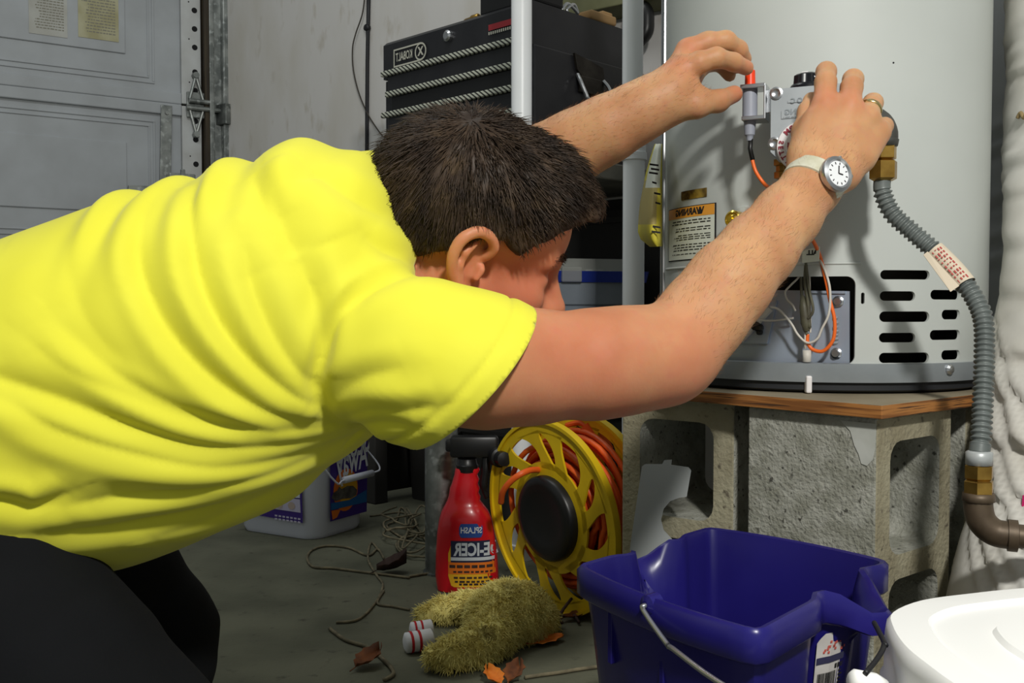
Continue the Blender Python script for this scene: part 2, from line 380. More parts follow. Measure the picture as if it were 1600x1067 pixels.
DO = CORN - D1 * 0.075                      # right end of door
def dpt(px, py, off=0.0): return PL(px, py, DO + DN * off, DN)
def ds(px, py): q = dpt(px, py) - DO; return q.dot(D1), q.z
door = thing('door_1', 'grey sectional garage door with embossed panels', None, DO, kind='structure'); 
zj = ds(290, 165)[1]; SH = 0.60            # joint height, section height
sr = ds(282, 100)[0]                        # right end of door skin
def raised(mb, s0, s1, z0, z1, lip, off):    # raised-bead rectangle
    for a, b, c, d in ((s0, s1, z0, z0 + lip), (s0, s1, z1 - lip, z1), (s0, s0 + lip, z0 + lip, z1 - lip), (s1 - lip, s1, z0 + lip, z1 - lip)):
        mb.box(DO + D1 * ((a + b) / 2) + Z * ((c + d) / 2) + DN * off, ((b - a) / 2, .003, (d - c) / 2), (D1, DN, Z), .0015)
for k in (-2, -1, 0, 1):
    z0 = zj + k * SH; z1 = z0 + SH
    s = MB(); s.box(DO + D1 * (sr - 1.6) + Z * ((z0 + z1) / 2) - DN * .018, (1.6, .018, SH / 2 - .003), (D1, DN, Z), .003)
    s.box(DO + D1 * (sr - 1.6) + Z * (z1 - .022 if k < 0 else z0 + .022) + DN * .006, (1.6, .008, .022), (D1, DN, Z), .004)       # rail at the joint
    so = ds(241, 100)[0]; si = ds(196, 100)[0]
    zo0, zo1 = (z0 + .07, z1 - .07); zi0, zi1 = (z0 + .17, z1 - .165)
    for q in range(3):
        b0 = so - 0.95 * (q + 1) + .07; b1 = so - .95 * q
        raised(s, b0, b1, zo0, zo1, .008, .001); raised(s, b0 + .02, b1 - .02, zo0 + .02, zo1 - .02, .006, .001)
        i1 = b1 - (so - si); i0 = b0 + (so - si)
        s.box(DO + D1 * ((i0 + i1) / 2) + Z * ((zi0 + zi1) / 2) + DN * .002, ((i1 - i0) / 2, .004, (zi1 - zi0) / 2), (D1, DN, Z), .003)
    s.build('door_section', 'door_paint', door)
    st = MB(); st.box(DO + D1 * (sr + .038) + Z * ((z0 + z1) / 2) + DN * .004, (.038, .01, SH / 2 - .004), (D1, DN, Z), .003)
    so_ = st.build('end_stile', 'stile_paint', door)
    hz = [z0 + SH * f for f in (.1, .22, .38, .5, .62, .78, .9)]
    hm = MB()
    for z in hz: hm.lathe(DO + D1 * (sr + .052) + Z * z + DN * .0135, DN, [(0, .011), (.0012, .011)], 12)
    for z in hz[::2]: hm.lathe(DO + D1 * (sr + .03) + Z * (z + .03) + DN * .0135, DN, [(0, .003), (.001, .003)], 6)
    tag(hm.build('punched_holes', 'black_hole', so_), kind='stuff')
# notices taped to the upper section
for nm, a, b, c, d, mt, sd in (('notice_sheet', 45, 105, -35, 52, 'paper', 3), ('notice_sheet', 122, 185, -35, 58, 'paper_yellowed', 5)):
    s0, zb = ds(a, d); s1, _ = ds(b, d); zt = ds(a, c)[1]
    fr = Plane(DO + DN * .0075, D1, Z); q = MB(); q.box(DO + D1 * ((s0 + s1) / 2) + Z * ((zb + zt) / 2) + DN * .0072, ((s1 - s0) / 2, .0008, (zt - zb) / 2), (D1, DN, Z))
    o = q.build(nm, mt, door); q = MB(); print_lines(q, fr, s0 + .012, s1 - .012, zb + .02, zt - .01, 17, .0009 + .0, sd, .45)
    q.build('printed_text', 'ink_grey', o)
# strut bar, latch bar
def bar(px0, py0, px1, py1, hw, off, th): 
    a = dpt(px0, py0); b = dpt(px1, py1); ax = (b - a).normalized(); sd = ax.cross(DN).normalized()
    q = MB(); q.box((a + b) / 2 + DN * off, ((b - a).length / 2, th, hw), (ax, DN, sd), .002); return q
o = bar(258, 166, 256, 300, .021, .02, .004)
for py in (178, 285): o.lathe(dpt(258, py) + DN * .024, DN, [(0, .008), (.006, .007)], 6)
o.build('latch_post', 'galv', door)
o = bar(197, 299, 300, 303, .02, .035, .007); o.build('latch_bar', 'galv', door)
o = MB(); a = dpt(278, 292); o.box(a + DN * .05, (.05, .02, .045), (D1, DN, Z), .004); o.box(a + DN * .072 + Z * .03, (.008, .008, .03), (D1, DN, Z), .003); o.build('latch_case', 'galv', door)
# hinge at the joint
h = MB(); hc = dpt(303, 166)
for sg in (1, -1):
    tip = hc + Z * (.115 * sg) + DN * .03
    for sx in (-1, 1): h.tube([tip, hc + D1 * (.026 * sx) + Z * (.02 * sg) + DN * .035], .006, 8)
    h.lathe(tip - DN * .012, DN, [(0, .014), (.024, .012)], 8)
h.box(hc + DN * .022, (.034, .006, .05), (D1, DN, Z), .003); h.tube([hc - D1 * .04 + DN * .04 - Z * .015, hc + D1 * .1 + DN * .04 - Z * .015], .010, 10); h.tube([hc - D1 * .03 + DN * .045 + Z * .012, hc + D1 * .05 + DN * .045 + Z * .012], .009, 10)
h.build('hinge', 'galv', door)
# jamb and track
t = MB(); t.box(DO + D1 * (sr + .092) + Z * 1.1 + DN * .01, (.009, .03, 1.1), (D1, DN, Z)); tag(t.build('trim_1', 'wood_jamb'), kind='structure')
tr = thing('door_track', 'galvanised steel roller track beside the garage door', 'door track', DO + D1 * (sr + .14))
t = MB()
for s0, hw, of, dp in ((sr + .106, .008, .05, .004), (sr + .113, .004, .035, .018), (sr + .135, .018, .018, .004), (sr + .155, .004, .035, .02), (sr + .163, .010, .055, .004)):
    t.box(DO + D1 * s0 + Z * 1.1 + DN * of, (hw, dp, 1.1), (D1, DN, Z), .002)
t.build('rail', 'galv', tr)
t = MB(); a = wallpt(352, 180); t.box(a + WN * .012, (.035, .012, .04), (WU, WN, Z), .002); t.build('bracket', 'galv', tr)
# cables on the side wall
c = MB(); pts = [wallpt(x, y, .008) for x, y in ((577, -40), (575, 45), (574, 100), (573, 250), (572, 420))]; c.tube(pts, .0065, 8)
c.lathe(wallpt(575.5, 44, .004), WN, [(0, .012), (.012, .012), (.014, .004)], 10)
tag(c.build('wall_cable', 'black_cable', None, True), 'straight black cable running down the seam of the white wall', 'cable')
c = MB(); c.tube(crom([wallpt(x, y, .012) for x, y in ((572, -30), (567, 18), (556, 52), (551, 75), (552, 108), (560, 143), (573, 175), (587, 198), (598, 213))], 6), .0024, 6)
tag(c.build('thin_wire', 'thin_cord', None, True), 'thin slack wire curving down the white wall toward the tool chest', 'wire')

# ================================================================== bench, tool chest and what stands around
TC = Vector((0.046, 2.3, 0)); TU = Vector((-0.714, 0.70, 0)); TN = Vector((-0.70, -0.714, 0)); TV = -TN
TW, TD, TZ0, TZ1 = 0.5495, 0.42, 0.87, 1.237
def tb(s, d, z): return TC + TU * s - TN * d + Z * z        # s along front, d depth behind the front
bench = thing('workbench', 'dark workbench carrying the black tool chest', 'workbench', tb(.27, .2, 0))
b = MB(); b.box(tb(.25, .20, .85), (.35, .27, .02), (TU, TN, Z), .004); b.build('bench_top', 'bench_grey', bench)
b = MB(); b.box(tb(.25, .20, .43), (.33, .25, .012), (TU, TN, Z), .003); b.build('lower_shelf', 'bench_dark', bench)
for s_, d_ in ((-.06, -.02), (.56, -.02), (-.06, .42), (.56, .42)):
    b = MB(); b.box(tb(s_, d_, .415), (.022, .022, .415), (TU, TN, Z), .003); b.build('leg', 'bench_dark', bench)
b = MB(); b.box(tb(.25, .44, .42), (.33, .006, .40), (TU, TN, Z)); b.build('back_panel', 'bench_dark', bench)
b = MB(); b.box(tb(.592, .20, .42), (.006, .235, .40), (TU, TN, Z)); b.build('dark_end_screen', 'bench_dark', bench)  # added dark sheet, stands in for the gloom under the bench

def zpx(px, py, s): # height on the chest front at pixel
    return PL(px, py, TC, TN).z
chest = thing('tool_chest', 'black drawer tool chest with silver trim strips on the workbench', 'tool chest', tb(TW / 2, TD / 2, TZ0))
b = MB(); b.box(tb(TW / 2, TD / 2 + .008, (TZ0 + TZ1 - .1) / 2), (TW / 2, TD / 2, (TZ1 - .1 - TZ0) / 2), (TU, TN, Z), .004); b.build('body', 'chest_black', chest)
b = MB(); lp = [(0.0, .0), (0.0, .09), (.012, .1), (TD, .1), (TD, 0)]
b.loft([[tb(s, d - .004, TZ1 - .1 + z) for d, z in lp] for s in (.006, TW - .008)]); lid = b.build('lid', 'chest_black', chest)
strip_z = [zpx(606, y, 0) for y in (118, 151, 182, 214)] 
step = (strip_z[0] - strip_z[3]) / 3; strip_z += [strip_z[3] - step, strip_z[3] - 2 * step]
for i, z in enumerate(strip_z[:-1]):
    z2 = strip_z[i + 1]; s1 = TW - (.035 if i % 2 == 0 else .05); s0 = .03
    b = MB(); b.box(tb((s0 + s1) / 2, -.004, (z - .008 + z2 + .004) / 2), ((s1 - s0) / 2, .008, (z - .012 - z2) / 2), (TU, TN, Z), .002); dr = b.build('drawer', 'chest_dark' if i % 2 else 'chest_black', chest)
    b = MB(); b.box(tb((TW + .0 - .016 - (0 if i % 2 == 0 else .018)) / 2, -.015, z), ((TW - .016 - (0 if i % 2 == 0 else .018)) / 2, .007, .0072), (TU, TN, Z), .003); b.build('trim_strip', 'chest_trim', dr)
fr = Plane(tb(0, -.0085, 0), -TU, Z)       # u runs to the right
b = MB(); b.lathe(tb(PL(703, 57, TC, TN).__sub__(TC).dot(TU), -.003, zpx(703, 57, 0)), TN, [(0, .014), (.008, .014), (.012, .009), (.012, .004)], 16); b.build('lock', 'steel', lid)
sb = (PL(644, 86, TC, TN) - TC).dot(TU); zb = zpx(644, 86, 0); bd = MB(); hw, hh = .066, .0235
def outline(pts, t): 
    n = len(pts); c = (sum(p[0] for p in pts) / n, sum(p[1] for p in pts) / n); sx = (hw - t) / hw; sy = (hh - t) / hh
    inn = [(p[0] * sx, p[1] * sy) for p in pts]; return inn
out = [(-hw, hh), (-hw, -hh)] + [(hw - hh + hh * math.sin(a), -hh * math.cos(a)) for a in np.linspace(0, math.pi, 10)]
inn = outline(out, .004); n = len(out); vs = [fr(-sb + u, zb + v, .0) for u, v in out] + [fr(-sb + u, zb + v, .0) for u, v in inn]
bd.add(vs, [(i, (i + 1) % n, n + (i + 1) % n, n + i) for i in range(n)])
cc = (hw - hh + .001, 0)
ring = [(cc[0] + r * math.cos(a), r * math.sin(a)) for r in (.0225, .0185) for a in np.linspace(0, 2 * math.pi, 20, endpoint=False)]
bd.add([fr(-sb + u, zb + v, .0004) for u, v in ring], [(i, (i + 1) % 20, 20 + (i + 1) % 20, 20 + i) for i in range(20)])
put_text(bd, fr, 'KOBALT', .030, -sb - .0225, zb, .0004, .0006, .60); put_text(bd, fr, 'X', .03, -sb + cc[0], zb, .0004, .0012, .9)
bd.build('badge', 'badge_silver', lid)
b = MB(); s_ = (PL(781, 43, TC, TN) - TC).dot(TU); z_ = zpx(781, 43, 0)
put_quad(b, fr, -s_ - .03, -s_ + .06, z_ - .004, z_ + .010, .0); b.build('red_print', 'red_print', lid)
b = MB()
for i in range(12): put_quad(b, fr, -s_ - .03 + i * .007, -s_ - .026 + i * .007, z_ - .014, z_ - .007, .0)
b.build('scale_marks', 'badge_silver', lid)
# side handle with its plate
fs = Plane(tb(0, 0, 0) + TV.cross(Z) * .001, TV, Z); hp = PL(918, 122, TC, TV.cross(Z)); hu = (hp - TC).dot(TV); hz_ = hp.z
ns = TV.cross(Z); hd = MB(); hd.prism([fs(hu + u, hz_ + v, 0) for u, v in ((-.056, .05), (.052, .032), (.058, .0), (.05, -.002), (-.03, .0), (-.045, .012))], ns, .006)
hd.box(fs(hu + .008, hz_ - .02, .004), (.045, .02, .004), (TV, Z, ns), .002); hdl = hd.build('handle_plate', 'dark_steel', chest)
hd = MB(); hd.tube(crom([fs(hu + u, hz_ + v, w_) for u, v, w_ in ((-.045, .0, .006), (-.05, -.02, .02), (-.042, -.05, .03), (-.03, -.062, .032), (.045, -.062, .032), (.055, -.05, .03), (.058, -.02, .02), (.052, .0, .006))], 5), .005, 8); hd.build('grip', 'steel', hdl)

b = MB(); b.box(tb(.097, .065, TZ1 + .10), (.093, .05, .10), (TU, TN, Z), .006); b.box(tb(.1, .012, TZ1 + .1), (.03, .006, .015), (TU, TN, Z), .003)
bc = b.build('black_case', 'chest_dark'); tag(bc, 'black case standing on top of the tool chest', 'case')
b = MB(); q = tb((PL(722, 27, TC, TN) - TC).dot(TU), .04, TZ1 + .010); b.lathe(q - TU * .02, TU, [(0, .007), (.004, .010), (.024, .010), (.03, .007), (.05, .006), (.056, .003)], 14, cap=True)
tag(b.build('brass_fitting', 'brass', None, True), 'small brass fitting lying on the tool chest lid left of the case', 'fitting')
b = MB(); q = tb(.02, .155, TZ1 + .012)
for k in range(2): b.tube(crom([q + TV * x + Z * z for x, z in ((-.03 + k * .02, -.008), (-.01, .012 - k * .012), (.015, .005 + k * .01), (.03, -.004))], 5), .004, 8)
tag(b.build('metal_clip', 'steel', None, True), 'small shiny wire clip lying on the tool chest', 'clip')
b = MB(); q = tb(.03, .265, TZ1 + .012); b.box(q, (.028, .05, .012), (TU, TN, Z), .006); b.box(q + TV * .03 + Z * .014, (.015, .02, .01), (TU, TN, Z), .005)
tag(b.build('tan_wood_block', 'tan_wood', None, True), 'tan piece of wood lying on the rear end of the tool chest', 'wood block')
# shelf on the wall above
b = MB(); a = wallpt(820, 10); e = wallpt(1075, 10); zz = wallpt(1000, 24).z; b.box((a + e) / 2 * 1 + Z * (zz + .03 - ((a + e) / 2).z) + WN * .06, ((e - a).length / 2, .06, .03), (WU, WN, Z), .003)
tag(b.build('wall_shelf', 'olive_board'), 'olive coloured board shelf on the wall above the tool chest', 'shelf')
b = MB(); a = wallpt(1004, 42, .1); b.tube(crom([a + Z * z + WU * x for x, z in ((-.03, .06), (.008, .045), (.014, .01), (.008, -.02), (-.03, -.05))], 5), .02, 10)
tag(b.build('black_hook', 'black_plastic', None, True), 'black rubber hook hanging under the wall shelf behind the white pipe', 'hook')

# things below the bench
def loft_box(mb, c, prof, ax=(TU, TN), r=.02):    # prof: (z, halfw, halfd)
    mb.loft([[Vector(c) + ax[0] * u + ax[1] * v + Z * z for u, v in rrect(w_, d_, min(r, w_ * .4), 4)] for z, w_, d_ in prof])
cad = thing('tool_caddy', 'grey plastic tool box with blue tray lid on the bench shelf', 'tool box', P(915, 492, 2.42))
cb = P(905, 505, 2.46); cb.z = .442; CA = (Vector((.96, .28, 0)), Vector((-.28, .96, 0)))
zt = P(900, 442, 2.42).z; zm = P(900, 425, 2.42).z; zz2 = P(900, 478, 2.42).z
m_ = MB(); loft_box(m_, cb, [(0, .11, .08), (zz2 - .442 - .004, .125, .09), (zz2 - .442, .12, .085), (zz2 - .442 + .004, .128, .092), (zt - .442, .135, .1)], CA, .015); m_.build('body', 'caddy_grey', cad)
m_ = MB(); loft_box(m_, cb, [(zt - .442, .14, .105), (zm - .442, .145, .11), (zm - .442, .135, .1), (zt - .44, .13, .095)], CA, .02); m_.build('tray', 'caddy_blue', cad)
m_ = MB(); m_.box(cb + Z * (zt - .442 + .018) - CA[1] * .11 - CA[0] * .06, (.025, .006, .018), (CA[0], CA[1], Z), .003); m_.build('latch', 'clear_lid', cad)
m_ = MB(); loft_box(m_, cb, [(zm - .442, .138, .104), (zm - .442 + .03, .12, .09)], CA, .03); m_.build('clear_cover', 'clear_lid', cad)
for k in range(6):
    m_ = MB(); q = cb + CA[0] * (-.08 + .025 * k) + CA[1] * random.uniform(-.085, -.06) + Z * (zm - .442 - .004); m_.box(q, (.009, .006, random.uniform(.006, .012)), (Vector((math.cos(k), math.sin(k), 0)), Vector((-math.sin(k), math.cos(k), 0)), Z), .002); m_.build('white_anchor', 'white_plastic', cad)
for lab, (s_, d_, z_, hw_, hd_, hh_) in (('black storage bin on the bench shelf behind the grey tool box', (.1, .392, .442, .26, .04, .17)), ('low black storage bin on the floor under the bench', (.13, .18, 0, .16, .15, .12)), ('black storage bin on the floor at the far end of the bench', (.45, .22, 0, .11, .15, .15))):
    m_ = MB(); c0 = tb(s_, d_, z_); loft_box(m_, c0, [(0.0005, hw_ * .92, hd_ * .92), (hh_ * 1.8, hw_, hd_), (hh_ * 1.8, hw_ + .008, hd_ + .008), (hh_ * 1.88, hw_ + .008, hd_ + .008), (hh_ * 2, hw_ * .96, hd_ * .96)], (TU, TN), .03)
    tag(m_.build('storage_bin', 'bench_dark'), lab, 'bin', 'black bins under the bench')
# galvanised guard post
gp = FL(690, 894); po = thing('guard_post', 'galvanised steel guard post standing on the floor behind the man', 'post', (gp.x, gp.y, 0))
m_ = MB(); m_.lathe((gp.x, gp.y, .004), Z, [(0, .033), (.71, .033)], 28); m_.build('pipe', 'galv', po, autosmooth=40)
m_ = MB(); m_.lathe((gp.x, gp.y, .714), Z, [(0, .035), (.012, .035), (.025, .028), (.032, .012)], 28); m_.build('cap', 'galv', po, autosmooth=40)
m_ = MB(); m_.lathe((gp.x, gp.y, 0), Z, [(0, .037), (.004, .037)], 24); m_.build('base_flange', 'galv', po)
# white PVC drain pipes
def pvc(px0, px1, Yd, lab, py0=-60):
    c = P((px0 + px1) / 2, 100, Yd); r = (px1 - px0) / 2 * Yd / F; o = thing('drain_pipe', lab, 'pipe', (c.x, c.y, 0), 'white drain pipes'); return o, c, r
o, c, r = pvc(799, 831, 2.08, 'plain white plastic pipe in front of the tool chest corner')
m_ = MB(); m_.lathe((c.x, c.y, 0.0), Z, [(0, r), (1.45, r)], 28); m_.build('pipe', 'pvc', o, autosmooth=40)
m_ = MB(); m_.lathe((c.x, c.y, 0.0), Z, [(0, r * 1.25), (.03, r * 1.25), (.032, r)], 28); m_.build('floor_socket', 'pvc', o, autosmooth=40)
o, c, r = pvc(974, 1008, 1.98, 'white plastic pipe with wide coupling between tool chest and water heater')
m_ = MB(); m_.lathe((c.x - .003, c.y, P(0, 245, 1.98).z), Z, [(0, r * .96), (.9, r * .94)], 28); m_.build('upper_pipe', 'pvc', o, autosmooth=40)
m_ = MB(); m_.lathe((c.x, c.y, 0.0), Z, [(0, r), (P(0, 250, 1.98).z, r)], 28); m_.build('lower_pipe', 'pvc', o, autosmooth=40)
m_ = MB(); zc = P(0, 252, 1.98).z; m_.lathe((c.x, c.y, zc), Z, [(0, r * 1.02), (.002, r * 1.2), (.016, r * 1.2), (.018, r * 1.1), (.12, r * 1.1), (.122, r)], 28)
m_.tube([(c.x, c.y, zc + .05), (c.x + .05, c.y + .02, zc + .085), (c.x + .14, c.y + .06, zc + .12)], r * 1.02, 20); m_.build('tee_fitting', 'pvc', o, autosmooth=40)

# ================================================================== water heater on its plywood and blocks
mat('heater_paint', srgb(190, 194, 190), 0.58, col2=srgb(184, 188, 184), nscale=5, bump=.02, bscale=40)
mat('heater_inner', srgb(58, 54, 48), 0.6, col2=srgb(40, 36, 32), nscale=14)
mat('ring_grey', srgb(150, 156, 160), 0.38, 0.25, col2=srgb(138, 144, 148), nscale=18)
mat('ring_dark', srgb(36, 38, 42), 0.6)
mat('plate_zinc', srgb(190, 202, 220), 0.3, 0.45, col2=srgb(172, 184, 202), nscale=7)
mat('valve_grey', srgb(172, 178, 182), 0.45, 0.15, col2=srgb(160, 166, 170), nscale=20)
mat('valve_emboss', srgb(138, 145, 150), 0.5)
mat('knob_black', srgb(16, 16, 22), 0.3)
mat('dial_white', srgb(236, 232, 232), 0.45)
mat('dial_red', srgb(150, 52, 66), 0.6)
mat('ign_grey', srgb(150, 154, 166), 0.45)
mat('button_red', srgb(238, 66, 26), 0.35)
mat('wire_orange', srgb(240, 110, 40), 0.4)
mat('wire_black', srgb(24, 24, 24), 0.4)
mat('wire_white', srgb(206, 200, 190), 0.5)
mat('wire_green', srgb(100, 98, 78), 0.5, col2=srgb(74, 70, 56), nscale=40)
mat('label_white', srgb(218, 222, 208), 0.5)
mat('label_orange', srgb(232, 158, 56), 0.5)
mat('gold_foil', srgb(206, 170, 78), 0.3, 0.7, col2=srgb(84, 60, 40), nscale=30, lo=.4, hi=.62)
mat('energy_yellow', srgb(214, 200, 60), 0.6, col2=srgb(196, 184, 70), nscale=10)
mat('energy_back', srgb(176, 160, 96), 0.6)
mat('hose_grey', srgb(112, 118, 116), 0.4, 0.1, col2=srgb(96, 102, 100), nscale=30)
mat('iron_elbow', srgb(88, 88, 84), 0.5, 0.4, col2=srgb(66, 66, 62), nscale=25)
mat('iron_pipe', srgb(96, 82, 66), 0.5, 0.4, col2=srgb(66, 54, 42), nscale=25, lo=.4, hi=.65)
mat('tag_paper', srgb(212, 198, 176), 0.7)
mat('ink_red', srgb(176, 70, 66), 0.7)
mat('mortar', srgb(196, 198, 192), 0.9, col2=srgb(180, 182, 174), nscale=30)
mat('block_grey', srgb(170, 170, 160), 0.95, col2=srgb(144, 144, 132), nscale=34, lo=.4, hi=.62, col3=srgb(84, 83, 76), n3=110, lo3=.62, hi3=.7, bump=.7, bscale=190, bdist=.004)
mat('block_tan', srgb(166, 160, 136), 0.95, col2=srgb(142, 134, 110), nscale=12, lo=.4, hi=.65, col3=srgb(104, 97, 82), n3=90, lo3=.62, hi3=.72, bump=.6, bscale=150, bdist=.004)
mat('ply_top', srgb(150, 140, 118), 0.8, col2=srgb(128, 116, 94), nscale=9)
m = mat('ply_edge', srgb(168, 112, 56), 0.75, col2=srgb(126, 78, 36), nscale=6, stretch=(1, 1, 38), lo=.44, hi=.54, col3=srgb(72, 46, 26), n3=11, lo3=.56, hi3=.62)
mat('cover_grey', srgb(176, 180, 180), 0.4, 0.2, col2=srgb(164, 168, 168), nscale=6)
mat('duct_white', srgb(222, 220, 214), 0.75, col2=srgb(206, 202, 192), nscale=6, bump=.15, bscale=25, bdist=.004)
mat('duct_grey', srgb(198, 200, 202), 0.7, col2=srgb(186, 188, 190), nscale=5, bump=.15, bscale=20, bdist=.004)
mat('duct_stain', srgb(150, 130, 90), 0.8)
mat('magenta', srgb(206, 40, 110), 0.6)

HC = Vector((0.497, 1.613, 0)); HR = 0.25; HZ0 = 0.411
def hpt(a, z, r=HR): return Vector((HC.x + r * math.sin(a), HC.y - r * math.cos(a), z))
def hray(px, py, r=HR):                       # angle and height where the view ray meets a cylinder round the heater axis
    d = ray(px, py); A = d.x ** 2 + d.y ** 2; B = -2 * (d.x * HC.x + d.y * HC.y); C_ = HC.x ** 2 + HC.y ** 2 - r * r
    D = max(B * B - 4 * A * C_, 0); t = (-B - math.sqrt(D)) / (2 * A); p = d * t; return math.atan2(p.x - HC.x, -(p.y - HC.y)), CAMZ + p.z
class Cyl:                                    # cylindrical frame: u is arc length from angle a0, v height, w stands out
    def __init__(s, a0, z0, r=HR): s.a = a0; s.z = z0; s.r = r
    def __call__(s, u, v, w=0.0): return hpt(s.a + u / s.r, s.z + v, s.r + w)

wh = thing('water_heater', 'tall grey cylindrical gas water heater on plywood and concrete blocks', 'water heater', (HC.x, HC.y, HZ0))
# jacket with real openings
jz0, jz1 = P(0, 571, 1.363).z, 1.25; na = 128
from mathutils.geometry import delaunay_2d_cdt
HOLES = []
def slot(px0, px1, py0, py1, full=True):
    a0, zt = hray(px0, py0); a1, zt2 = hray(px1, py0); _, zb = hray((px0 + px1) / 2, py1); _, zt = hray((px0 + px1) / 2, py0)
    hh_ = (zt - zb) / 2; hw_ = (a1 - a0) / 2 * HR; fr = Cyl((a0 + a1) / 2, (zt + zb) / 2)
    rc = min(hh_, hw_) * .98 if full else .012; us = np.concatenate([-hw_ + rc - rc * np.cos(np.linspace(0, math.pi / 2, 7)), np.linspace(-hw_ + rc, hw_ - rc, 22)[1:-1], hw_ - rc + rc * np.sin(np.linspace(0, math.pi / 2, 7))])
    vt = [hh_ - rc + math.sqrt(max(rc * rc - max(0, abs(u) - (hw_ - rc)) ** 2, 1e-9)) for u in us]; n = len(us)
    u0_, v0_ = fr.a * HR, fr.z
    HOLES.append([Vector((u0_ + us[i], v0_ - vt[i])) for i in range(n)] + [Vector((u0_ + us[i], v0_ + vt[i])) for i in range(n - 1, -1, -1)])
for r_ in ((1375.5, 1452.6, 422, 436.6), (1472, 1500, 421, 435), (1374.7, 1430, 455, 470), (1454, 1500, 453, 468), (1374, 1452, 486.5, 503), (1471.6, 1500, 484, 499), (1373.5, 1430, 520, 535), (1453, 1500, 515.5, 531), (1373.5, 1451.5, 551, 567), (1471, 1500, 547, 562), (1345.5, 1351, 457, 475)): slot(*r_)
slot(1049, 1337, 433, 567, False)
UW = math.pi * HR; cv_ = []; ce_ = []
def addloop(pts):
    n0_ = len(cv_); cv_.extend(pts); ce_.extend([(n0_ + i, n0_ + (i + 1) % len(pts)) for i in range(len(pts))])
def inpoly(p, poly):
    c = False; j = len(poly) - 1
    for i in range(len(poly)):
        if (poly[i].y > p[1]) != (poly[j].y > p[1]) and p[0] < (poly[j].x - poly[i].x) * (p[1] - poly[i].y) / (poly[j].y - poly[i].y) + poly[i].x: c = not c
        j = i
    return c
cols = np.linspace(-UW, UW, 97); rows = [jz0] + list(np.linspace(jz0, jz1, 14)[1:-1]) + [jz1]
addloop([Vector((u, jz0)) for u in cols] + [Vector((u, jz1)) for u in cols[::-1]])
for h_ in HOLES: addloop(h_)
for u in cols[1:-1]:
    for v in rows[1:-1]:
        if not any(min(p.x for p in h_) - .004 < u < max(p.x for p in h_) + .004 and min(p.y for p in h_) - .004 < v < max(p.y for p in h_) + .004 for h_ in HOLES): cv_.append(Vector((u, v)))
rv, re_, rf, _, _, _ = delaunay_2d_cdt(cv_, ce_, [], 1, 1e-6)
rf = [f for f in rf if not any(inpoly(((sum(rv[i].x for i in f)) / len(f), (sum(rv[i].y for i in f)) / len(f)), h_) for h_ in HOLES)]
jacket = mk('jacket', [hpt(p.x / HR, p.y, HR) for p in rv], rf, 'heater_paint', wh, True)
bmx = bmesh.new(); bmx.from_mesh(jacket.data); bmesh.ops.remove_doubles(bmx, verts=bmx.verts[:], dist=1e-5); bmesh.ops.recalc_face_normals(bmx, faces=bmx.faces[:])
f_ = max(bmx.faces, key=lambda f: f.calc_center_median().z); cm = f_.calc_center_median() - HC
if f_.normal.x * cm.x + f_.normal.y * cm.y < 0: bmesh.ops.reverse_faces(bmx, faces=bmx.faces[:])
bmx.to_mesh(jacket.data); bmx.free()
md = jacket.modifiers.new('thickness', 'SOLIDIFY'); md.thickness = .004; md.offset = -1
bpy.context.view_layer.update(); me2 = bpy.data.meshes.new_from_object(jacket.evaluated_get(bpy.context.evaluated_depsgraph_get())); jacket.modifiers.clear(); jacket.data = me2
me2.polygons.foreach_set('use_smooth', [True] * len(me2.polygons)); me2.set_sharp_from_angle(angle=math.radians(35))
b = MB(); b.lathe(HC, Z, [(HZ0 + .02, .18), (1.2, .18)], 48); b.build('inner_tank', 'heater_inner', wh, True)
b = MB(); b.lathe(HC, Z, [(jz1 - .001, HR - .002), (jz1 + .008, HR + .003), (jz1 + .02, HR - .01), (jz1 + .03, .12)], 96); b.build('top_cap', 'heater_paint', wh, autosmooth=40)
# base ring and foot
zr = P(0, 598, 1.363).z
b = MB(); b.lathe(HC, Z, [(zr, HR - .004), (zr, HR + .003), (jz0 - .006, HR + .005), (jz0 + .002, HR + .005), (jz0 + .003, HR - .008)], 128, cap=False); rg = b.build('base_ring', 'ring_grey', wh, autosmooth=40)
b = MB(); b.lathe(HC, Z, [(HZ0, HR - .012), (HZ0 + .004, HR - .003), (zr + .002, HR - .003)], 96); b.build('foot', 'ring_dark', wh, autosmooth=40)
for px, py in ((1483, 577), (1108, 570)):
    a, z = hray(px, py, HR + .005); b = MB(); b.lathe(hpt(a, z, HR + .004), hpt(a, z, 1) - hpt(a, z, 0), [(0, .0075), (.003, .0075), (.006, .005), (.007, .002)], 10); b.build('screw', 'steel', rg)
a, z = hray(1263, 603); b = MB(); b.box(hpt(a, HZ0 + .012, HR + .002), (.004, .006, .012), None, .002); b.build('drip_tab', 'dial_white', wh)
# beads on the jacket
b = MB(); a0 = hray(1041, 410)[0]; a1 = hray(1345, 413)[0]; z = hray(1200, 413)[1]
b.tube([hpt(a, z, HR) for a in np.linspace(a0, a1, 40)], .0022, 6); b.build('seam_bead', 'heater_paint', wh, True)
b = MB(); a0 = hray(1039, 300)[0]; b.box(hpt(a0 - .06, (jz0 + jz1) / 2, HR + .001), (.004, .003, (jz1 - jz0) / 2), None, .001); b.box(hpt(a0 + .0, (jz0 + jz1) / 2, HR + .0005), (.003, .002, (jz1 - jz0) / 2), None, .001); b.build('side_seam', 'steel', wh)
a, z = hray(1396, 98); b = MB(); b.lathe(hpt(a, z, HR - .001), hpt(a, z, 1) - hpt(a, z, 0), [(0, .0016), (.0016, .0012)], 8); b.build('rivet', 'black_plastic', wh)
